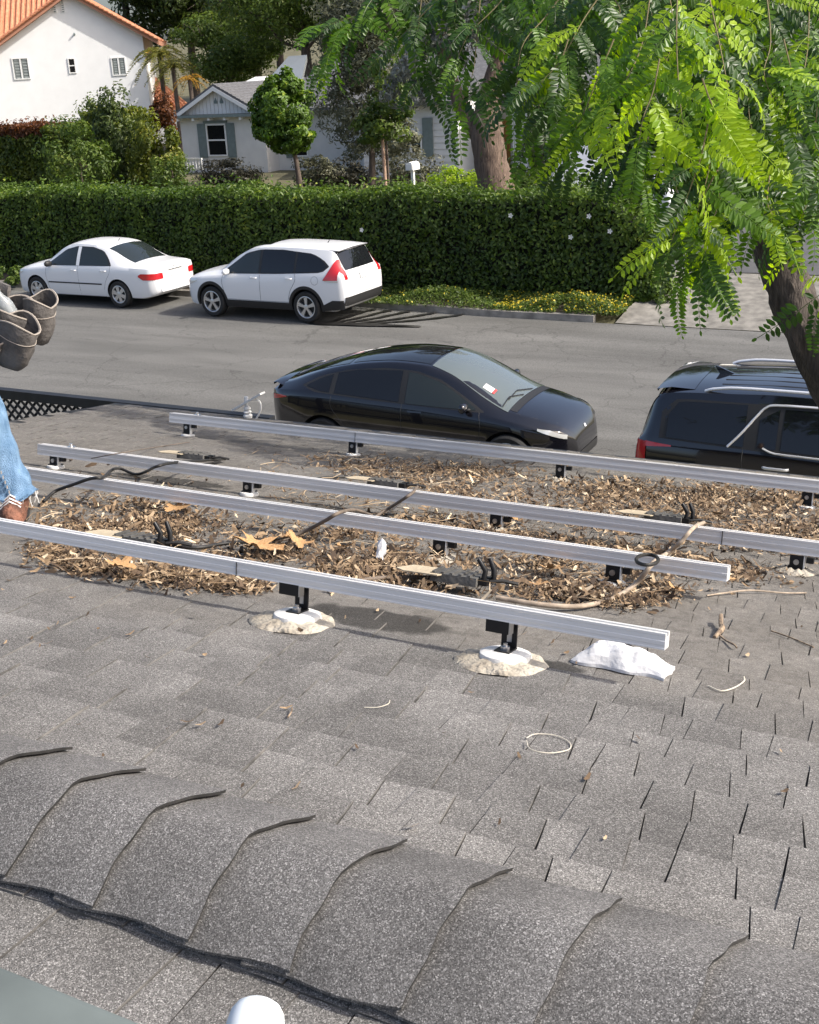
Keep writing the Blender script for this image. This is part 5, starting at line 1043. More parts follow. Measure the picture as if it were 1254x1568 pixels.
# ================================================================== HOUSES
M['wwall'] = mat('bright white stucco', (.84, .84, .83), .9, var=.03, scale=1.5, bump=.1, bscale=40)
M['gwall'] = mat('off-white stucco', (.70, .685, .65), .9, var=.05, scale=2, bump=.15, bscale=40)
M['board'] = mat('white siding board', (.72, .71, .69), .75, var=.04, scale=3)
M['wtrim'] = mat('white trim paint', (.8, .8, .78), .6); M['shut'] = mat('grey-green shutter', (.17, .21, .205), .65, var=.1)
M['dglass'] = paint('dark house window', (.01, .011, .013), 0, .05, .6); M['blind'] = mat('window blind', (.3, .33, .32), .7, var=.15)
M['tile'] = mat('terracotta tile', (.48, .17, .085), .8, col2=(.58, .27, .15), scale=5, bump=.3); M['tfas'] = mat('terracotta fascia', (.45, .22, .14), .8)
M['gshingle'] = mat('grey roof shingle', (.12, .12, .125), .9, var=.25, scale=9, bump=.4, bscale=30); M['solar'] = mat('pale grey panel', (.22, .24, .26), .25, spec=.6)  # last one: even pale grey for the raised roof panel
M['wood'] = mat('golden wood door', (.42, .2, .04), .55, col2=(.3, .13, .025), scale=6, stretch=(6, 6, .5))
M['bpane'] = paint('pale shaded pane', (.2, .22, .22), 0, .1, .5)
def window(par, x0, x1, z0, z1, y, kind, glass=None):
    """set in a wall whose outer face is at y, seen from -y"""
    w = MB(); f = .06
    for a in ((x0, x1, z0, z0+f), (x0, x1, z1-f, z1), (x0, x0+f, z0+f, z1-f), (x1-f, x1, z0+f, z1-f)): w.box(a[0], a[1], y-.05, y+.02, a[2], a[3])
    o = w.build('window', M['wtrim'], par); g = glass or M['dglass']
    if kind == 'sash':
        m = (z0+z1)/2; MB().box(x0+f, x1-f, y-.04, y+.015, m-.03, m+.03).build('sash_bar', M['wtrim'], o)
        for a, b in ((z0+f, m-.03), (m+.03, z1-f)): MB().box(x0+f, x1-f, y-.012, y+.012, a, b).build('pane', g, o)
    else:
        m = (x0+x1)/2; MB().box(m-.04, m+.04, y-.045, y+.015, z0+f, z1-f).build('mullion', M['wtrim'], o)
        for a, b in ((x0+f, m-.04), (m+.04, x1-f)):
            MB().box(a, b, y-.005, y+.012, z0+f, z1-f).build('pane', M['bpane'] if kind == 'blind' else g, o)
            if kind == 'blind':
                for k in range(7): z = z0+f+.05+(z1-z0-2*f-.1)*k/6; MB().box(a+.08, b-.04, y-.02, y-.006, z-.04, z+.035).build('blind_slat', M['blind'], o)
    return o
def house_white():
    PH = .62; P0 = at_y(110, 100, 56); nx_, ny_ = math.sin(PH), -math.cos(PH); g = gz(-50, 56)-.3; t = thing('white_house', 'white two-storey stucco house with terracotta tile roof at upper left', 'house', (P0[0], P0[1], g), PH)
    def F(px, py, back=0):   # photo point on the facade plane, in the house's own metres
        r = ray(px, py); k = ((P0[0]-nx_*back-CAM[0])*nx_+(P0[1]-ny_*back-CAM[1])*ny_)/(r[0]*nx_+r[1]*ny_); p = CAM+r*k; d = p-P0
        return np.array([d[0]*math.cos(PH)+d[1]*math.sin(PH), back, p[2]-g])
    Y = 0; xr = F(222, 90)[0]; ap = F(104, -14); e = F(243, 62); sl = (ap[2]-e[2])/(e[0]-ap[0]); xl = 2*ap[0]-xr-2.5; D = 10; zr = ap[2]-sl*(xr-ap[0])-.15
    MB().prism([(xl, Y, 0), (xr, Y, 0), (xr, Y, zr), (ap[0], Y, ap[2]-.15), (xl, Y, ap[2]-sl*(ap[0]-xl)-.15)], (0, D, 0)).build('wall', M['wwall'], t)
    ov = e[0]-xr; rf = MB(); Lr = xr-ap[0]+ov
    for s in (1, -1):
        Ls = Lr if s > 0 else Lr+2.5; a = np.array([ap[0], Y-.45, ap[2]]); b = np.array([ap[0]+s*Ls, Y-.45, ap[2]-sl*Ls]); dd = np.array([0, D+1, 0]); u = np.array([0, 0, .22]); q = [a, b, b+dd, a+dd]; q = q if s > 0 else q[::-1]; rf.hexa([p-u*1.1 for p in q], q)
    ro = rf.build('roof', M['tfas'], t)
    for s in (1, -1):
        n = 20
        for k in range(n):
            x = ap[0]+s*Lr*(k+.5)/n; z = ap[2]-sl*Lr*(k+.5)/n; w = Lr/n*.56; MB().tube([(x-s*w, Y-.5, z+sl*w+.02), (x+s*w, Y-.5, z-sl*w+.07)], .085, 8).build('roof_tile', M['tile'], ro, smooth=60)
    cv = MB()
    for k in range(24):
        y = Y+k*.42
        for s in (1, -1): cv.tube([(ap[0]+s*.1, y, ap[2]+.02), (ap[0]+s*Lr, y, ap[2]-sl*Lr+.05)], .11, 6)
    stuff(cv.build('tile_field', M['tile'], ro, smooth=60))
    # cross wing behind whose tiles show over the left rake
    zb = ap[2]-3.6; x0_, x1_ = ap[0]-11, ap[0]-.3; MB().hexa([(x0_, 2.2, zb), (x1_, 2.2, zb), (x1_, 8, zb+4.4), (x0_, 8, zb+4.4)], [(x0_, 2.2, zb+.2), (x1_, 2.2, zb+.2), (x1_, 8, zb+4.6), (x0_, 8, zb+4.6)]).build('cross_roof', M['tile'], t); cw = t.children[-1]; rows = MB()
    for k in range(36): x = x1_-.15-k*.3; rows.tube([(x, 2.2, zb+.22), (x, 8, zb+4.62)], .095, 6)
    stuff(rows.build('tile_field', M['tile'], cw, smooth=60)); MB().box(x0_, xl, 2.6, 8, 0, zb+.2).build('wing_wall', M['wwall'], t)
    for (pa, pb, kind) in (((17, 89), (51, 121), 'blind'), ((103, 89), (121, 112), 'sash'), ((169, 88), (198, 115), 'blind')):
        a, b = F(*pa), F(*pb); window(t, a[0], b[0]-.12, b[2], a[2], Y, kind)
    for px in (83, 96):
        a = F(px-4, 0); b = F(px+4, 19); vt = MB().box(a[0], b[0], Y-.05, Y+.02, b[2], a[2]).build('vent', M['wtrim'], t)
        for k in range(6): z = b[2]+(a[2]-b[2])*(k+.5)/6; MB().box(a[0]+.04, b[0]-.04, Y-.058, Y-.051, z-.03, z+.02).build('vent_slat', M['shut'], vt)
    c = F(114, 53); MB().tube([(c[0], Y, c[2]), (c[0], Y-.15, c[2]+.05)], .05, 8).build('flood_lamp', M['shut'], t)
    # low tiled wing at right, behind
    e1, e2, e3 = F(222, 118, 9), F(280, 157, 3), F(222, 157, 3); zlo = e2[2]-.25; q = [(e3[0]-1, 3, zlo), (e2[0]+.3, 3, zlo), (e1[0]+.5, 9, e1[2]), (e3[0]-1, 9, e1[2])]; w = MB().hexa([np.array(p)-np.array([0, 0, .15]) for p in q], q).build('low_roof', M['tile'], t); rows = MB()
    for k in range(16): f = k/15; rows.tube([np.array(q[0])*(1-f)+np.array(q[1])*f+np.array([0, 0, .03]), np.array(q[3])*(1-f)+np.array(q[2])*f+np.array([0, 0, .03])], [.11, .08], 6)
    stuff(rows.build('tile_field', M['tile'], w, smooth=60)); MB().box(e3[0]-1, e2[0]-.2, 3.3, 8, 0, zlo-.16).build('low_wall', M['wwall'], t)
house_white()
def cottage():
    Y = 44; t = thing('cottage', 'off-white single-storey cottage with grey shutters and grey shingle roof', 'house', (0, 0, 0)); g = gz(-32, 44)-.4
    eL, ap, eR = at_y(268, 172, Y), at_y(333, 128, Y), at_y(388, 166, Y); eR[2] = eL[2]; xl = at_y(277, 200, Y)[0]; xr = ap[0]+(ap[0]-xl); ze = eL[2]-.12; xw = at_y(560, 230, Y)[0]; D = 12
    MB().box(xl, xr, Y, Y+D, g, ze).build('wall', M['gwall'], t); MB().box(xr, xw, Y+.9, Y+D, g, ze+.02).build('wall', M['gwall'], t)
    # gable with vertical boards
    hw_ = xr-xl; n = 22
    for k in range(n):
        xa, xb = xl+hw_*k/n, xl+hw_*(k+1)/n; zz = lambda x: ze+(ap[2]-.14-ze)*(1-abs(x-ap[0])/(hw_/2)); gp = .012
        MB().prism([(xa+gp, Y-.12, ze+.01), (xb-gp, Y-.12, ze+.01), (xb-gp, Y-.12, max(ze+.02, zz(xb))), (xa+gp, Y-.12, max(ze+.02, zz(xa)))], (0, .12, 0)).build('gable_board', M['board'], t)
    MB().prism([(xl, Y-.085, ze), (xr, Y-.085, ze), (ap[0], Y-.085, ap[2]-.16)], (0, .2, 0)).build('gable_backing', M['board'], t)
    for x in (ap[0]-.18, ap[0]+.12): MB().prism([(x, Y-.14, ze+.42), (x+.17, Y-.14, ze+.42), (x+.17, Y-.14, ze+.5), (x+.085, Y-.14, ze+.66), (x, Y-.14, ze+.5)], (0, .015, 0)).build('gable_vent', M['shut'], t)
    ov = .45; sl = (ap[2]-ze-.1)/(hw_/2); rf = MB()
    for s in (1, -1):
        a = np.array([ap[0], Y-.35, ap[2]]); b = np.array([ap[0]+s*(hw_/2+ov), Y-.35, ap[2]-sl*(hw_/2+ov)]); dd = np.array([0, D+.6, 0]); u = np.array([0, 0, .1]); q = [a, b, b+dd, a+dd]; q = q if s > 0 else q[::-1]; rf.hexa([p-u for p in q], q)
    ro = rf.build('roof', M['gshingle'], t)
    for s in (1, -1):
        a = np.array([ap[0], Y-.38, ap[2]-.10]); b = np.array([ap[0]+s*(hw_/2+ov), Y-.38, ap[2]-.10-sl*(hw_/2+ov)]); d = np.array([0, .028, 0]); u = np.array([0, 0, .17]); q = [a-u, b-u, b-u+d, a-u+d]; q = q if s > 0 else q[::-1]
        MB().hexa(q, [p+u for p in q]).build('barge_board', M['wtrim'], ro)
    # courses of shingles on the slope in view
    for k in range(14):
        f0 = (k+1)/14; x = ap[0]+(hw_/2+ov)*f0; z = ap[2]-sl*(hw_/2+ov)*f0; w = (hw_/2+ov)/14
        MB().hexa([(x-w*1.02, Y-.36, z+sl*w+.002), (x, Y-.36, z+.002), (x, Y+D+.2, z+.002), (x-w*1.02, Y+D+.2, z+sl*w+.002)], [(x-w*1.02, Y-.36, z+sl*w+.008), (x, Y-.36, z+.03), (x, Y+D+.2, z+.03), (x-w*1.02, Y+D+.2, z+sl*w+.008)]).build('shingle_course', M['gshingle'], ro)
    MB().box(xl-.25, xr+.35, Y-.42, Y-.125, ze-.12, ze-.005).build('gable_eave', M['shut'], t)
    for k in range(6): x = xl+.15+k*(hw_-.3)/5; MB().box(x-.05, x+.05, Y-.36, Y-.01, ze-.24, ze-.125).build('rafter_tail', M['wtrim'], t)
    a, b = at_y(315, 190, Y), at_y(350, 239, Y); a[2] += 0; window(t, a[0], b[0], b[2], a[2], Y, 'sash'); wd = .42
    for xa in (a[0]-wd-.03, b[0]+.03):
        sh = MB().box(xa, xa+wd, Y-.045, Y-.002, b[2]-.06, a[2]+.02).build('shutter', M['shut'], t)
        for z0_, z1_ in ((b[2]+.0, (a[2]+b[2])/2-.06), ((a[2]+b[2])/2+.04, a[2]-.05)): MB().box(xa+.07, xa+wd-.07, Y-.055, Y-.046, z0_, z1_).build('shutter_panel', M['shut'], sh)
    MB().box(a[0]-.1, b[0]+.1, Y-.06, Y-.002, a[2]+.03, a[2]+.13).build('window_head', M['shut'], t)
    MB().box(xr+.4, xr+.7, Y+.86, Y+.898, ze-1.9, ze-.8).build('shutter', M['shut'], t); window(t, xr+.75, xr+1.5, ze-1.85, ze-.85, Y+.9, 'sash')
    MB().box(xr+1.3, xr+1.8, Y+.87, Y+.898, g+.55, g+.8).build('vent', M['seam'], t)
    # long main roof behind with skylights
    zr_ = ap[2]+1.0; mb = MB(); x2 = at_y(1010, 200, Y)[0]
    mb.hexa([(ap[0]+1.5, Y+.2, ze+.02), (x2, Y+.2, ze+.02), (x2, Y+6, zr_), (ap[0]+3.2, Y+6, zr_)], [(ap[0]+1.5, Y+.2, ze+.12), (x2, Y+.2, ze+.12), (x2, Y+6, zr_+.1), (ap[0]+3.2, Y+6, zr_+.1)]); mb.build('main_roof', M['gshingle'], t)
    p = at_y(388, 128, Y+4); MB().hexa([(p[0]-.1, Y+3, p[2]-.25), (p[0]+1.1, Y+3, p[2]-.25), (p[0]+1.2, Y+4.2, p[2]+.0), (p[0], Y+4.2, p[2]+.0)], [(p[0]-.1, Y+3, p[2]), (p[0]+1.1, Y+3, p[2]), (p[0]+1.2, Y+4.2, p[2]+.28), (p[0], Y+4.2, p[2]+.28)]).build('skylight', M['wtrim'], t)
    p0, p1, p2_, p3_ = at_y(410, 122, Y+3), at_y(462, 121, Y+3), at_y(470, 84, Y+6), at_y(442, 86, Y+6); MB().hexa([q-np.array([0, 0, .25]) for q in (p0, p1, p2_, p3_)], [p0, p1, p2_, p3_]).build('roof_panel', M['solar'], t)
    p0, p1, p2_, p3_ = at_y(440, 142, Y+1.5), at_y(500, 150, Y+1.5), at_y(500, 126, Y+3.5), at_y(446, 126, Y+3.5); MB().hexa([q-np.array([0, 0, .12]) for q in (p0, p1, p2_, p3_)], [p0, p1, p2_, p3_]).build('roof_panel', mat('blue-grey panel', (.28, .34, .4), .2), t)
    # siding wing
    Y2 = 42; xa, xb = at_y(556, 230, Y2)[0], at_y(698, 240, Y2)[0]; zt = at_y(698, 158, Y2)[2]; MB().box(xa, xb-.02, Y2+.04, Y2+8, g, zt).build('wing_wall', M['gwall'], t); n = 13
    for k in range(n):
        za, zb = g+(zt-g)*k/n, g+(zt-g)*(k+1)/n; MB().hexa([(xa, Y2-.012, za+.004), (xb, Y2-.012, za+.004), (xb, Y2+.038, za+.004), (xa, Y2+.038, za+.004)], [(xa, Y2+.012, zb-.004), (xb, Y2+.012, zb-.004), (xb, Y2+.038, zb-.004), (xa, Y2+.038, zb-.004)]).build('siding_board', M['board'], t)
    MB().box(xb-.0, xb+.12, Y2-.03, Y2+.1, g, zt+.1).build('corner_board', M['wtrim'], t); MB().box(xb+.005, xb+.03, Y2+.1, Y2+3, g, zt).build('return_wall', M['wtrim'], t)
    w1, w2 = at_y(612, 205, Y2), at_y(648, 236, Y2); o = window(t, w1[0], w2[0], w2[2], w1[2], Y2-.03, 'pair')
    for k in range(1, 4): z = w2[2]+(w1[2]-w2[2])*k/4; MB().box(w1[0]+.06, w2[0]-.06, Y2-.06, Y2-.04, z-.015, z+.015).build('glazing_bar', M['shut'], o)
    for xs_ in (w2[0]+.04, w1[0]-.5): sh = MB().box(xs_, xs_+.42, Y2-.075, Y2-.02, w2[2]-.1, w1[2]+.55).build('shutter', M['shut'], t)
    v = at_y(678, 276, Y2); MB().box(v[0]-.2, v[0]+.2, Y2-.04, Y2-.015, v[2]-.1, v[2]+.12).build('vent', M['seam'], t)
    MB().hexa([(xa-.4, Y2-.5, zt-.02), (xb+.5, Y2-.5, zt-.02), (xb+.5, Y2+5, zt+2.0), (xa-.4, Y2+5, zt+2.0)], [(xa-.4, Y2-.5, zt+.1), (xb+.5, Y2-.5, zt+.1), (xb+.5, Y2+5, zt+2.12), (xa-.4, Y2+5, zt+2.12)]).build('wing_roof', M['gshingle'], t)
    # porch with wooden door, then the right wing
    Yp = 45; xp0, xp1 = xb+.13, at_y(1010, 240, Yp)[0]; MB().box(xp0, xp1, Yp, Yp+5, g, ze).build('porch_wall', M['gwall'], t)
    d0, d1 = at_y(758, 250, Yp), at_y(781, 182, Yp); MB().box(d0[0], d1[0], Yp-.06, Yp-.002, d0[2]-.6, d1[2]).build('door', M['wood'], t)
    q0 = at_y(785, 240, 42.5)[0]; q1 = at_y(838, 240, 42.5)[0]
    for k in range(9): xx = q0+(q1-q0)*k/9; MB().box(xx+.01, xx+(q1-q0)/9-.01, 42.5, 42.56, g, zt+.1).build('siding_board', M['wtrim'], t)
    MB().box(q0, q1, 42.565, 46, g, zt+.12).build('right_wall', M['wtrim'], t)
    m0 = at_y(795, 208, 42.4); MB().box(m0[0]-.12, m0[0]+.16, 42.4, 42.498, m0[2]-.05, m0[2]+.1).build('wall_lamp', M['shut'], t)
    MB().hexa([(q0-.4, 41.9, zt+.12), (q1+9, 41.9, zt+.12), (q1+9, 47, zt+2.1), (q0-.4, 47, zt+2.1)], [(q0-.4, 41.9, zt+.24), (q1+9, 41.9, zt+.24), (q1+9, 47, zt+2.22), (q0-.4, 47, zt+2.22)]).build('right_roof', M['gshingle'], t)
    g0, g1 = at_y(925, 200, 43)[0], at_y(1100, 200, 43)[0]; MB().box(g0, g1, 43, 47, g, zt+.1).build('garage_wall', M['wtrim'], t)
    for k in range(4): z0_ = g+.5+k*.52; MB().box(g0+.5, g1-.5, 42.96, 42.998, z0_+.015, z0_+.505).build('garage_panel', M['board'], t)
cottage()
# white bench, mailbox, planter, covered car, wheelie bin
def mailbox():
    c = at_y(633, 288, 30); t = thing('mailbox', 'white mailbox on a post behind the hedge', 'mailbox', tuple(c)); s = 1.0; h = at_y(633, 260, 30)[2]-c[2]
    MB().box(-.04, .04, -.04, .04, -.6, h-.001).build('post', M['wtrim'], t); mb = MB(); pr = [(-.11, 0), (.11, 0), (.11, .12), (.08, .19), (0, .215), (-.08, .19), (-.11, .12)]; mb.prism([(a, -.2, h+b) for a, b in pr], (0, .42, 0)); mb.build('box', M['wtrim'], t); MB().box(-.09, .09, -.212, -.201, h+.02, h+.16).build('door', M['wtrim'], t)
mailbox()
def bench():
    c = at_y(293, 256, 39.5); t = thing('garden_rail', 'low white slatted garden rail by the cottage corner', 'railing', tuple(c))
    MB().box(-.55, .55, -.03, .03, .28, .34).build('top_rail', M['wtrim'], t); MB().box(-.55, .55, -.03, .03, -.1, -.04).build('bottom_rail', M['wtrim'], t)
    for k in range(8): x = -.5+k*1.0/7; MB().box(x-.03, x+.03, -.015, .015, -.039, .279).build('slat', M['wtrim'], t)
bench()
def covered_car():
    c = at_z(900, 292, 1.0); c = at_y(893, 292, 33); t = thing('covered_car', 'car under a silver cover up the driveway', 'car', (c[0], c[1], c[2]-.25)); P = []
    M['cover'] = mat('silver car cover', (.4, .42, .46), .35, metal=.25, var=.08, scale=3, bump=.3, bscale=5)
    for i in range(25):
        u = i/24; row = []
        for j in range(25):
            a = math.pi*j/24; prof = pl([(0, .55), (.08, .8), (.28, .95), (.4, 1.35), (.62, 1.42), (.8, 1.1), (.94, .95), (1, .6)], u); w = .95*(.75+.25*math.sin(math.pi*min(1, max(0, u*1.0)))**.4); ca, sa = math.cos(a), math.sin(a)
            wr = .02*math.sin(u*37+j*1.3)+.015*math.sin(u*11-j*2.1); row.append((w*np.sign(ca)*abs(ca)**.6*(1+wr), (u-.5)*4.4, max(0, prof*abs(sa)**.55+wr)))
        P.append(row)
    mb = MB(); mb.grid(P); mb.add(P[0], [tuple(range(25))]); mb.add(P[-1], [tuple(range(25))]); mb.build('cover_cloth', M['cover'], t, smooth=40)
    for k, (x, y) in enumerate(((-.78, -1.35), (.78, -1.35), (-.78, 1.35), (.78, 1.35))): MB().lathe([(.2, -.1), (.31, -.1), (.32, 0), (.31, .1), (.2, .1)], (x, y, .3), 'x', 20).build('wheel', M['rubber'], t)
    t.rotation_euler = (0, 0, .12)
covered_car()
def bin_():
    c = at_y(957, 352, 29.5); t = thing('white_van', 'white vehicle partly hidden behind the hanging fronds on the driveway', 'vehicle', (c[0]+.55, c[1]+1.5, c[2]-.15))
    car = Car([(-2.2, .6), (-2.18, 1.2), (-2.1, 1.5), (-1.9, 1.62), (-1, 1.68), (0, 1.66), (.5, 1.55), (1.1, 1.1), (1.9, .95), (2.15, .8), (2.2, .5)], [(-2.2, 1.0), (2.2, .85)], [(-2.2, .35), (-1.9, .25), (1.9, .25), (2.2, .35)], [(-2.2, .75), (-2.0, .86), (0, .88), (1.8, .84), (2.2, .5)], .72)
    ar = [(1.4, .33, .38), (-1.3, .33, .38)]; car.body(t, M['pwhite'], ar, 60)
    for sg in (-1, 1):
        for xc, zc, ra in ar: wheel(t, xc, sg*.77, .33, sg, .33, .22, 5, 'one')
        swin(car, 'side_window', -1.9, .9, [(-2, 1.03), (1, .98)], [(-1.9, 1.4), (-.5, 1.52), (.3, 1.45), (.9, 1.08)], M['glass'], t, sg)
    car.patch('rear_window', car.E(-1), LIN(-.6, .6, 8), lambda y: LIN(1.1, 1.45, 5), M['glass'], t, .006); t.rotation_euler = (0, 0, math.pi/2)
bin_()
# ================================================================== TREE HANGING IN FROM THE RIGHT
def frond_mat(name, c1, c2, tr):
    return leaf_mat(name, c1, c2, None, tr, .4, .45)
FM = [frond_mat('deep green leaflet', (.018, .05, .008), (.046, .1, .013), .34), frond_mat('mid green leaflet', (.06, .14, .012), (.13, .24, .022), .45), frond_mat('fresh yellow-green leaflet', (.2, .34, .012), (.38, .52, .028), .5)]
def frond_data(seed):
    r = random.Random(seed); L = r.uniform(.29, .37); n = r.randint(12, 15); bend = r.uniform(.7, 1.5); sway = r.uniform(-.35, .35); V, F, A = [], [], []
    pts = []; p = np.zeros(3); th = .15; ph = 0; st = L/n
    for i in range(n+1):
        pts.append((p.copy(), th, ph)); th -= bend/n; ph += sway/n; p = p+st*np.array([math.cos(th)*math.cos(ph), math.cos(th)*math.sin(ph), math.sin(th)])
    for i, (p, th, ph) in enumerate(pts):
        if i == 0: continue
        t = np.array([math.cos(th)*math.cos(ph), math.cos(th)*math.sin(ph), math.sin(th)]); s = np.array([-math.sin(ph), math.cos(ph), 0]); nn = np.cross(t, s)
        q = i/n; ll = .058*(1-.45*abs(q-.4)**1.3*2)*r.uniform(.88, 1.1); ww = ll*.41
        for sg in ((-1, 1) if i < n else (0,)):
            if sg and r.random() < .05: continue
            d = (s*sg*.9+t*.42 if sg else t)+nn*r.uniform(-.35, .1); d /= np.linalg.norm(d); w = np.cross(nn, d); w /= np.linalg.norm(w); k = len(V); v = min(1, max(0, r.gauss(.5, .25)))
            for a, b, c in ((0.04, 0, 0), (.3, 1, -.1), (.72, .95, -.05), (1, 0, -.14), (.72, -.95, -.05), (.3, -1, -.1)): V.append(p+d*a*ll+w*b*ww*.5+nn*(c*ll*.6+abs(b)*ww*.12)); A.append(v)
            F.extend([(k, k+1, k+2, k+3), (k, k+3, k+4, k+5)])
    for i in range(n):
        a, b = pts[i][0], pts[i+1][0]; k = len(V); e = np.array([0, .0013, 0]); f = np.array([0, 0, .0013]); V += [a-e, a+e, a+f, b-e, b+e, b+f]; A += [1]*6; F += [(k, k+1, k+4, k+3), (k+1, k+2, k+5, k+4), (k+2, k, k+3, k+5)]
    return np.array(V), F, A
FD = [frond_data(s) for s in range(6)]
FME = {}
for i, (V, F, A) in enumerate(FD):
    for j in range(3):
        me = bpy.data.meshes.new('frond'); me.from_pydata([tuple(v) for v in V], [], F); vattr(me, A); me.materials.append(FM[j]); me.update(); FME[i, j] = me
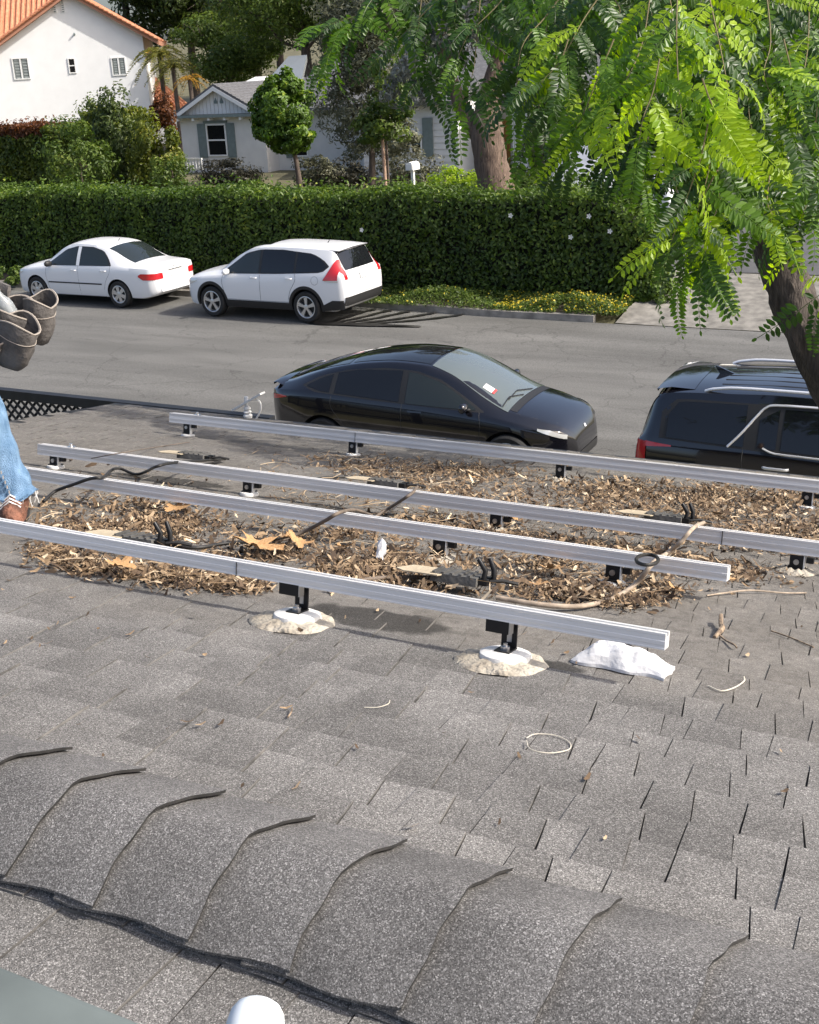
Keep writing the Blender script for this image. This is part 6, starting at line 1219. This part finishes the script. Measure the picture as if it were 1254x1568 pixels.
def near_tree():
    base = at_y(1262, 700, 10.5); base = np.array([base[0]+.75, 10.5, 0.0]); t = thing('street_tree', 'near tree with feathery pinnate fronds hanging in from the right', 'tree', tuple(base))
    W = lambda px, py, d: at_d(px, py, d)-base
    tp = [(0.05, 0, 0), (-.03, 0, .9), at_y(1318, 680, 10.5)-base, at_y(1262, 560, 10.5)-base, at_y(1222, 475, 10.5)-base, at_y(1194, 400, 10.5)-base, at_y(1178, 330, 10.4)-base, at_y(1165, 240, 10.2)-base, at_y(1150, 120, 10)-base, at_y(1120, -60, 9.6)-base]
    q = cr(tp, 7); rr = np.interp(np.linspace(0, 1, len(q)), np.linspace(0, 1, 10), [.30, .25, .22, .21, .20, .19, .17, .15, .13, .1]); mb = MB(); seg = 22; vs = []
    for i, p in enumerate(q):
        for k in range(seg): a = 2*math.pi*k/seg; r_ = rr[i]*(1+.07*math.sin(a*9+i*.55+.8*math.sin(i*.4))+.05*math.sin(a*5-i*.8)+rnd.uniform(-.025, .025)); vs.append(p+np.array([math.cos(a)*r_, math.sin(a)*r_, 0]))
    mb.add(vs, [(i*seg+k, i*seg+(k+1) % seg, (i+1)*seg+(k+1) % seg, (i+1)*seg+k) for i in range(len(q)-1) for k in range(seg)]); mb.lathe([(.055, 0), (.05, .03), (.02, .02), (0, .0)], tuple(at_y(1243, 523, 10.22)-base), 'y', 10)
    mb.build('trunk', mat('dark fissured bark', (.10, .082, .068), .95, col2=(.035, .028, .024), scale=9, bump=1, bscale=16, stretch=(4, 4, .5)), t, smooth=50)
    tw = mat('green-brown twig', (.16, .13, .06), .8)
    limbs = [[(1165, 240, 10.6), (1120, 120, 9.0), (1060, 0, 7.4), (980, -80, 6.4)], [(1150, 120, 10.2), (1180, 0, 8.5), (1220, -100, 7)], [(1120, -60, 9.8), (960, -120, 8.5), (780, -140, 7.8), (600, -110, 7.5)], [(1178, 330, 10.8), (1230, 220, 9.6), (1290, 120, 8.5)], [(1172, 290, 10.8), (1080, 230, 10), (1000, 150, 9.2), (900, 60, 8.6)]]
    lb = MB()
    for l_ in limbs: lb.tube(cr([W(*p) for p in l_], 5), list(np.linspace(.09, .03, 5*(len(l_)-1)+1)), 8)
    lb.build('limb', M['bark'], t, smooth=60)
    fr = []     # fronds: (position, heading, brightness, variant, size)
    def twig(pts, bright, dens=.058, rad=.0042, both=True):
        P = cr([W(*p) for p in pts], 8); MB().tube(P, list(np.linspace(rad, rad*.35, len(P))), 5, cap=False).build('twig', tw, t, smooth=60)
        acc = 0; side = 1
        for a, b in zip(P[:-1], P[1:]):
            acc += np.linalg.norm(b-a)
            while acc > dens:
                acc -= dens; side = -side; d = (b-a)/np.linalg.norm(b-a); up = np.array([0, 0, 1.]); h = np.cross(d, up+np.array([0, .2, 0])); h /= max(1e-6, np.linalg.norm(h))
                out = h*side*rnd.uniform(.5, 1.1)+d*rnd.uniform(.2, .8)+np.array([rnd.uniform(-.5, .5), rnd.uniform(-.5, .5), rnd.uniform(-.55, .12)]); out /= np.linalg.norm(out)
                fr.append((b.copy(), out, bright, rnd.randrange(6), rnd.uniform(.85, 1.3)))
        d = P[-1]-P[-2]; fr.append((P[-1], d/np.linalg.norm(d), bright, rnd.randrange(6), rnd.uniform(.8, 1.1)))
    T = [  # hanging twigs read off the photograph: (px, py, distance), freshness 0..1
        ([(1038, -30, 5.6), (1036, 60, 5.5), (1040, 140, 5.45), (1046, 190, 5.4)], .9), ([(1046, 190, 5.4), (1035, 240, 5.4), (1018, 290, 5.45), (1002, 335, 5.5), (990, 370, 5.55)], .8), ([(1000, -40, 6), (985, 60, 5.9), (960, 120, 5.8), (925, 165, 5.8)], .55),
        ([(1080, -30, 5.8), (1100, 60, 5.6), (1110, 110, 5.5), (1120, 160, 5.5)], .7), ([(1170, -40, 6), (1180, 60, 5.8), (1170, 110, 5.7), (1182, 150, 5.7)], .7), ([(1240, -30, 6), (1236, 80, 5.8), (1220, 140, 5.7), (1200, 190, 5.7)], .5),
        ([(960, -60, 6.4), (900, 20, 6.3), (860, 90, 6.2), (825, 130, 6.2)], .35), ([(900, -60, 6.6), (840, 20, 6.5), (800, 70, 6.4), (790, 140, 6.4)], .3), ([(1060, 150, 5.6), (1055, 220, 5.6), (1045, 270, 5.6), (1034, 310, 5.6), (1020, 365, 5.7)], .65), ([(1100, 250, 6.5), (1060, 320, 6.3), (1030, 360, 6.2), (1014, 390, 6.1), (1006, 420, 6.1)], .6),
        ([(1150, 240, 6.4), (1165, 270, 6.2), (1170, 300, 6.1), (1160, 330, 6.1)], .5), ([(1180, 260, 6.2), (1176, 290, 6.1), (1176, 315, 6), (1190, 340, 6)], .75), ([(1110, 300, 7.2), (1080, 330, 7), (1072, 365, 7), (1085, 400, 7)], .45), ([(820, -60, 7), (760, 10, 6.9), (720, 50, 6.9), (700, 90, 6.9)], .2), ([(760, -80, 7.2), (680, -10, 7.1), (640, 30, 7.1), (610, 60, 7.1)], .25), ([(680, -90, 7.4), (590, -20, 7.4), (550, 20, 7.4), (500, 40, 7.4)], .3), ([(740, -60, 7), (730, 60, 7), (722, 120, 7), (700, 170, 7)], .2), ([(860, 20, 6.8), (850, 100, 6.8), (830, 150, 6.8), (812, 200, 6.8)], .25), ([(930, 80, 6.8), (905, 150, 6.8), (880, 200, 6.8), (870, 240, 6.8)], .3), ([(970, 160, 6.4), (955, 210, 6.4), (945, 240, 6.5), (948, 270, 6.5)], .35),
        ([(1254, 150, 5.8), (1248, 200, 5.8), (1252, 260, 5.8)], .75), ([(1250, 260, 6), (1240, 300, 6), (1228, 330, 6)], .4), ([(1270, 380, 6), (1262, 420, 6), (1252, 470, 6)], .6), ([(1140, 60, 7.4), (1100, 150, 7.3), (1080, 220, 7.3), (1070, 290, 7.3)], .25), ([(620, -60, 7.4), (560, 20, 7.4), (530, 50, 7.4), (500, 85, 7.4)], .4), ([(650, -40, 7.3), (640, 60, 7.3), (650, 110, 7.3)], .2), ([(1205, 200, 7.5), (1220, 240, 7.3), (1230, 280, 7.2), (1225, 320, 7.2)], .25), ([(1120, 330, 7.6), (1125, 345, 7.6), (1118, 365, 7.6), (1100, 380, 7.6)], .3)]
    T += [([(990, 250, 5.9), (1000, 300, 5.9), (1012, 345, 5.9), (1024, 385, 5.9)], .5), ([(1060, 260, 5.8), (1075, 310, 5.8), (1085, 350, 5.8), (1080, 385, 5.8)], .55), ([(940, 60, 5.9), (915, 120, 5.9), (895, 170, 5.9), (880, 200, 5.9)], .5), ([(870, 60, 6.2), (855, 110, 6.2), (845, 160, 6.2), (842, 195, 6.2)], .4), ([(1130, 150, 5.9), (1120, 210, 5.9), (1105, 260, 5.9), (1090, 300, 5.9)], .6), ([(1010, 90, 5.4), (1000, 140, 5.4), (985, 180, 5.4), (978, 220, 5.4)], .85), ([(1075, 120, 5.3), (1090, 160, 5.3), (1105, 185, 5.3)], .95), ([(1200, 60, 5.7), (1215, 120, 5.7), (1230, 170, 5.7)], .6)]
    T = [([(a+(38 if (930 < a < 1065 and pts[-1][1] > 230) else 0), b_, c_) for a, b_, c_ in pts], q_) for pts, q_ in T]
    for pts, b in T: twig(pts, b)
    for _ in range(86):   # inner twigs filling the crown, its shade put into darker leaf colour
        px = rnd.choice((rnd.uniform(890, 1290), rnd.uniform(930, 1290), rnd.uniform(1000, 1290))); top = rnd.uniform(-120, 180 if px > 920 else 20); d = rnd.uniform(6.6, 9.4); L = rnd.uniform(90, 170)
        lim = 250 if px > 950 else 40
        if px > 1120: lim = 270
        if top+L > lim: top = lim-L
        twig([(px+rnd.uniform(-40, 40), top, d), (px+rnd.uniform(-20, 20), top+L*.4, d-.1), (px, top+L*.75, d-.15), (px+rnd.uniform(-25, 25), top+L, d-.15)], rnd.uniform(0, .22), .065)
    for _ in range(13):   # sparser twigs along the top edge to the left, leaves coloured darker
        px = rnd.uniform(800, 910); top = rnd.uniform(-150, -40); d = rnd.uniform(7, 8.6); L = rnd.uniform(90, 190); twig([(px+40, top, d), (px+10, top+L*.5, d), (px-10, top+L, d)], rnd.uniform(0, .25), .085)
    # order by size in the picture; the largest 295 are parts of their own
    out = []
    for p, d, b, v, s in fr:
        px, py, dep = proj(p+base); out.append(((0 if (-60 < px < 1310 and -60 < py < 560) else 20)+dep/s, p, d, b, v, s))
    out.sort(key=lambda q: q[0]); V, F, A, MI, k0 = [], [], [], [], 0
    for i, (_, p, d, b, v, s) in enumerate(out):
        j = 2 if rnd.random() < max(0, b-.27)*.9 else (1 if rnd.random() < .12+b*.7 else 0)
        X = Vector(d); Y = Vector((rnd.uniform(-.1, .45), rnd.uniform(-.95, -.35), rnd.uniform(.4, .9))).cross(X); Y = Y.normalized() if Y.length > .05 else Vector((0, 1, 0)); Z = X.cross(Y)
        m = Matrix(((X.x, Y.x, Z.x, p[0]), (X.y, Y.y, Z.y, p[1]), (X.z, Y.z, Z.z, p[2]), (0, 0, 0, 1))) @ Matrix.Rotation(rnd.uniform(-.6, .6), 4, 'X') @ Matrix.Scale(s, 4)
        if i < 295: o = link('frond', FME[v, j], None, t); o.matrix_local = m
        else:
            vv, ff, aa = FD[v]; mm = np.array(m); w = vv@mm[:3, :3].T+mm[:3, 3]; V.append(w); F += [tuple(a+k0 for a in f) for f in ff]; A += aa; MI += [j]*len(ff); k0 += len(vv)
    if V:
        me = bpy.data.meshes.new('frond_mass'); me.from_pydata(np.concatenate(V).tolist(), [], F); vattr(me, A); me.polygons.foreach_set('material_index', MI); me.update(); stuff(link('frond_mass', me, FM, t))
near_tree()
tree('branch_spray', 'small leafy branch tip hanging at the top left corner', tuple(at_d(-20, -20, 7)), [(-.5, 0, .5), (-.1, 0, .2), (.1, 0, .0)], [.02, .012, .006], [(.08, 0, .1, .2, .2, .14), (-.05, 0, -.02, .12, .12, .1), (.22, 0, .0, .1, .1, .06)], 130, .045, L_dark, M['bark'], cat='branch', limbs=False, k=10)
# ================================================================== PERSON AT THE LEFT EDGE
M['jean'] = mat('pale blue denim', (.085, .175, .3), .85, col2=(.2, .33, .5), scale=14, bump=.6, bscale=160, stretch=(2, 2, 1)); M['skin'] = mat('skin', (.42, .24, .16), .55, var=.08); M['shirt'] = mat('dark work shirt', (.06, .065, .07), .9, var=.2, bump=.3)
M['leather'] = mat('dusty grey-brown leather', (.075, .068, .064), .85, col2=(.15, .138, .13), scale=12, bump=.4, bscale=50); M['stitch'] = mat('pale stitching', (.34, .3, .26), .9); M['boot'] = mat('scuffed brown boot', (.07, .03, .018), .75, col2=(.24, .1, .06), scale=22, bump=.7); M['sole'] = mat('dark rubber sole', (.02, .02, .02), .9); M['cottonw'] = mat('frayed white thread', (.7, .7, .68), .9); M['bhair'] = mat('dark hair', (.015, .012, .01), .7)
def skinned(name, verts, edges, rad, m, parent, root=0, sub=2, flat=None):
    me = bpy.data.meshes.new(name); me.from_pydata([tuple(v) for v in verts], edges, []); o = link(name, me, m, parent); o.modifiers.new('skin', 'SKIN'); me.skin_vertices
    if not me.skin_vertices: bpy.context.view_layer.objects.active = o
    for i, r in enumerate(rad):
        sv = me.skin_vertices[0].data[i]; sv.radius = r if isinstance(r, tuple) else (r, r); sv.use_root = (i == root)
    s = o.modifiers.new('sub', 'SUBSURF'); s.levels = s.render_levels = sub
    for p in me.polygons: p.use_smooth = True
    o.modifiers['skin'].use_smooth_shade = True; return o
def person():
    f1 = on_roof(26, 790); t = thing('person', 'person in pale blue jeans with tool pouches, cut by the left edge', 'person', tuple(f1)); D = 5.05
    W = lambda px, py, d: at_d(px, py, d)-f1
    dep = proj(f1)[2]
    ank = np.array([-.02, .02, .12]); knee = W(-30, 628, dep-.12); hip = W(-78, 500, dep-.02); f2 = on_roof(-190, 800)-f1; ank2 = f2+np.array([0, 0, .12]); knee2 = W(-190, 640, dep-.1); hip2 = W(-135, 490, dep+.05); pel = (hip+hip2)/2+np.array([0, 0, .07])
    wst = pel+np.array([-.06, .03, .16]); chest = wst+np.array([-.14, .12, .24]); neck = chest+np.array([-.02, .08, .22]); head = neck+np.array([.0, .07, .14]); s1 = chest+np.array([.14, .04, .12]); s2 = chest+np.array([-.2, .1, .12]); e1 = s1+np.array([-.06, .22, -.18]); e2 = s2+np.array([-.05, .1, -.27]); w1 = e1+np.array([-.2, .14, .02]); w2 = e2+np.array([.1, .18, -.1])
    # continuous body under the clothes, hands with five fingers each
    V = [pel, wst, chest, neck, head+np.array([0, 0, .02]), hip, knee, ank, hip2, knee2, ank2, s1, e1, w1, s2, e2, w2]; E = [(0, 1), (1, 2), (2, 3), (3, 4), (0, 5), (5, 6), (6, 7), (0, 8), (8, 9), (9, 10), (2, 11), (11, 12), (12, 13), (2, 14), (14, 15), (15, 16)]; R = [.12, .115, .13, .05, .085, .085, .055, .04, .085, .055, .04, .065, .042, .03, .065, .042, .03]
    for w_, e_ in ((13, e1), (16, e2)):
        wr = V[w_]; d = (wr-e_)/np.linalg.norm(wr-e_); sd = np.cross(d, [0, 0, 1.]); sd /= np.linalg.norm(sd); k = len(V); V.append(wr+d*.06); E.append((w_, k)); R.append((.034, .018))
        for i, (o_, L) in enumerate(((-.028, .062), (-.01, .075), (.01, .07), (.027, .055))):
            V += [wr+d*.09+sd*o_, wr+d*(.09+L*.5)+sd*o_*1.1-np.array([0, 0, .012]), wr+d*(.09+L)+sd*o_*1.1-np.array([0, 0, .035])]; n_ = len(V); E += [(k, n_-3), (n_-3, n_-2), (n_-2, n_-1)]; R += [.0095, .009, .0075]
        V += [wr+d*.045-sd*.045, wr+d*.085-sd*.06]; n_ = len(V); E += [(w_, n_-2), (n_-2, n_-1)]; R += [.011, .009]
    skinned('body', V, E, R, M['skin'], t)
    # head: face features and hair
    hd = MB(); hd.lathe([(0, -.115), (.045, -.105), (.066, -.06), (.076, 0), (.08, .05), (.066, .095), (.03, .118), (0, .122)], tuple(head), 'z', 20, sq=(.92, 1.15)); hd.lathe([(.012, -.02), (.016, 0), (.004, .03)], tuple(head+np.array([0, .092, -.005])), 'z', 8); hd.build('head', M['skin'], t, smooth=60)
    for sx in (-1, 1): MB().lathe([(0, -.008), (.011, 0), (0, .008)], tuple(head+np.array([sx*.03, .084, .018])), 'y', 10).build('eye', M['cottonw'], t, smooth=60); MB().lathe([(0, -.012), (.018, -.004), (.02, .004), (0, .01)], tuple(head+np.array([sx*.075, 0, 0])), 'x', 10, sq=(.7, 1.3)).build('ear', M['skin'], t, smooth=60)
    MB().box(head[0]-.022, head[0]+.022, head[1]+.078, head[1]+.086, head[2]-.05, head[2]-.043).build('mouth', mat('lips', (.3, .12, .1), .6), t)
    MB().lathe([(.079, .02), (.086, .05), (.074, .1), (.035, .13), (0, .134)], tuple(head-np.array([0, .012, 0])), 'z', 20, sq=(.95, 1.15)).build('hair', M['bhair'], t, smooth=60)
    # clothes
    skinned('shirt', [pel+np.array([0, 0, .08]), wst, chest, neck-np.array([0, 0, .09]), s1, (s1+e1)/2, e1, s2, (s2+e2)/2, e2], [(0, 1), (1, 2), (2, 3), (2, 4), (4, 5), (5, 6), (2, 7), (7, 8), (8, 9)], [.15, .145, .165, .075, .085, .065, .058, .085, .065, .058], M['shirt'], t)
    def leg(h_, k_, a_, foot):
        P = [h_+np.array([0, 0, .02]), h_*.5+k_*.5, k_, k_*.6+a_*.4+np.array([.004, -.01, 0]), k_*.25+a_*.75+np.array([-.0, -.012, 0]), a_*.97+k_*.03+np.array([.012, -.01, -.02]), a_+np.array([.016, -.006, -.03])]
        return P
    L1, L2 = leg(hip, knee, ank, 0), leg(hip2, knee2, ank2, 0)
    def trouser(P, rr, seed):
        q = cr(P, 6); r_ = np.interp(np.linspace(0, 1, len(q)), np.linspace(0, 1, len(rr)), rr); mb = MB(); seg = 26; vs = []
        for i, p in enumerate(q):
            u = i/(len(q)-1)
            for k in range(seg):
                a = 2*math.pi*k/seg; fold = .07*math.sin(a*2+u*9+seed)+.035*math.sin(a*7+u*22)+.05*math.sin(u*34+a*1.5+seed)*(.4+u)+.05*math.sin(u*60+a*2.2)*max(0, u-.7)*3
                r0 = r_[i]*(1+fold); vs.append(p+np.array([math.cos(a)*r0, math.sin(a)*r0, .012*math.sin(a*3+seed)*u]))
        mb.add(vs, [(i*seg+k, i*seg+(k+1) % seg, (i+1)*seg+(k+1) % seg, (i+1)*seg+k) for i in range(len(q)-1) for k in range(seg)]); return mb, vs[-seg:]
    mb, hem = trouser(L1, [.115, .105, .088, .078, .076, .085, .096], 1); m2, _ = trouser(L2, [.115, .105, .088, .078, .076, .085, .09], 3); mb.add(m2.v, m2.f)
    mb.lathe([(.10, -.12), (.15, -.06), (.165, .02), (.15, .10)], tuple(pel), 'z', 26, sq=(1.1, .8)); o = mb.build('jeans', M['jean'], t, smooth=70)
    sm = MB()
    for k in range(16): sm.cur = 0; p = L1[2]+(np.array(L1[5])-L1[2])*(k/16); sm.tube([p+np.array([.055, -.062, 0]), p+np.array([.056, -.064, -.012])], .003, 4)
    sm.build('seam_stitching', M['stitch'], o)
    fy = MB()
    for k, v in enumerate(hem):
        if k % 2 == 0 and rnd.random() < .8: fy.tube([v, v+np.array([rnd.uniform(-.01, .02), rnd.uniform(-.015, .005), -.02]), v+np.array([rnd.uniform(-.01, .03), rnd.uniform(-.02, .005), rnd.uniform(-.055, -.03)])], .0018, 4)
    fy.build('frayed_hem', M['cottonw'], o)['kind'] = 'stuff'
    # boots
    for a_, yaw in ((np.zeros(3), -.9), (f2, -1.2)):
        P = []; prof = [(-.10, .035, .09), (-.09, .042, .13), (-.04, .046, .13), (.02, .046, .10), (.08, .05, .08), (.13, .05, .07), (.165, .04, .055), (.18, .02, .04)]
        for x, w_, h_ in prof: P.append([(x, w_*math.cos(b), .022+h_*max(0, math.sin(b))) for b in np.linspace(-.15, math.pi+.15, 13)])
        mb = MB(); mb.grid(P); mb.add(P[0], [tuple(range(13))]); mb.add(P[-1], [tuple(range(13))]); b_ = mb.build('boot', M['boot'], t, smooth=50); b_.matrix_local = Matrix.Translation(Vector(a_)) @ Matrix.Rotation(yaw, 4, 'Z')
        so_ = MB(); so_.prism([(x, y, .0) for x, y in [(-.105, -.035), (-.04, -.045), (.08, -.054), (.15, -.048), (.188, 0), (.15, .048), (.08, .054), (-.04, .045), (-.105, .035)]], (0, 0, .026)); so_.build('sole', M['sole'], b_)
        lc = MB()
        for k in range(5): x = -.01+.03*k; z = .128-.012*k; lc.tube([(x, -.03, z-.02), (x+.01, 0, z+.004), (x, .03, z-.02)], .004, 5)
        for x, z in ((.045, .121), (.068, .113), (.09, .107), (.112, .102)): lc.tube([(x, -.036, z-.03), (x+.008, 0, z), (x, .036, z-.03)], .0042, 5)
        for k in range(4): z = .075+.016*k; lc.tube([(-.075, -.046, z), (-.03, -.053, z+.012), (.02, -.05, z)], .0035, 5); lc.tube([(-.075, -.046, z+.012), (-.03, -.053, z), (.02, -.05, z+.012)], .0035, 5)
        lc.build('lace', M['cottonw'], b_)
        MB().lathe([(.052, .085), (.056, .11), (.055, .15), (.049, .152), (.047, .1)], (-.04, 0, 0), 'z', 20, cap=False).build('boot_collar', M['sole'], b_, smooth=50)
    # tool belt with open pouches
    b0 = W(-60, 440, dep-.05); MB().lathe([(.172, -.03), (.176, 0), (.172, .03)], tuple(pel+np.array([0, 0, .08])), 'z', 30, sq=(1.1, .85)).build('belt', M['leather'], t, smooth=60)
    def pouch(px, py, d, rx, ry, h, lean, label=None):
        c = W(px, py, d); mb = MB(); seg = 26; rows = []
        for q, z in ((1.0, 0), (1.02, -.05*h), (.99, -.3*h), (.96, -.55*h), (.88, -.8*h), (.62, -.97*h), (.02, -1.0*h)): rows.append([(rx*q*math.cos(a)*(1+.09*math.sin(a*3+px)+.05*math.sin(a*5+z*60)), ry*q*math.sin(a)*(1+.14*math.sin(a*2+py+z*14)+.04*math.sin(z*90+a*2)), z+.02*math.sin(a*2+px)*(z > -.3*h)) for a in np.linspace(0, 2*math.pi, seg+1)])
        inner = [[(x*.92, y*.92, z) for x, y, z in r] for r in rows[:5]]; inner.append([(0, 0, -.78*h)]*(seg+1)); mb.grid(rows); mb.grid(inner); mb.grid([rows[0], inner[0]])
        o = mb.build('tool_pouch', M['leather'], t, smooth=60); o.matrix_local = Matrix.Translation(Vector(c)) @ Matrix.Rotation(YAW, 4, 'Z') @ Matrix.Rotation(lean, 4, 'Y') @ Matrix.Rotation(.22, 4, 'X')
        for zz in (-.0, -.3):
            z = zz*h; q_ = 1.0 if zz > -.1 else 1.005
            MB().tube([(rx*q_*math.cos(a)*(1+.09*math.sin(a*3+px)+.05*math.sin(a*5+z*60)), ry*q_*math.sin(a)*(1+.14*math.sin(a*2+py+z*14)+.04*math.sin(z*90+a*2)), z+.02*math.sin(a*2+px)*(z > -.3*h)) for a in np.linspace(0, 2*math.pi, 30)], .0034 if zz > -.1 else .0016, 5).build('stitching', M['stitch'], o)
        return o
    pouch(18, 470, dep-.02, .10, .075, .20, .30); pouch(62, 458, dep+.02, .062, .055, .19, .25); pouch(30, 494, dep-.1, .082, .06, .20, .42); pouch(-20, 510, dep-.12, .07, .05, .16, .45)
    lp = MB(); lp.tube(cr([W(-40, 440, dep), W(-10, 438, dep-.02), W(14, 446, dep-.04)], 5), .012, 6, flat=2.2); lp.build('belt_strap', M['leather'], t, smooth=60)
    c = W(4, 462, dep-.03)+f1; bt_ = thing('water_bottle', 'clear plastic bottle neck sticking out of the tool pouch', 'bottle', tuple(c)); bt_.rotation_euler = (.25, -.3, 0)
    gm = mat('clear bottle plastic', (.75, .8, .82), .12, spec=.6); gm.node_tree.nodes['Principled BSDF'].inputs['Transmission Weight'].default_value = .7
    MB().lathe([(.0, -.1), (.032, -.1), (.033, -.02), (.03, .0), (.016, .03), (.013, .045)], (0, 0, 0), 'z', 18).build('bottle_body', gm, bt_, smooth=50); MB().lathe([(.015, .042), (.015, .06), (0, .061)], (0, 0, 0), 'z', 16).build('bottle_cap', M['cottonw'], bt_, smooth=40)
person()
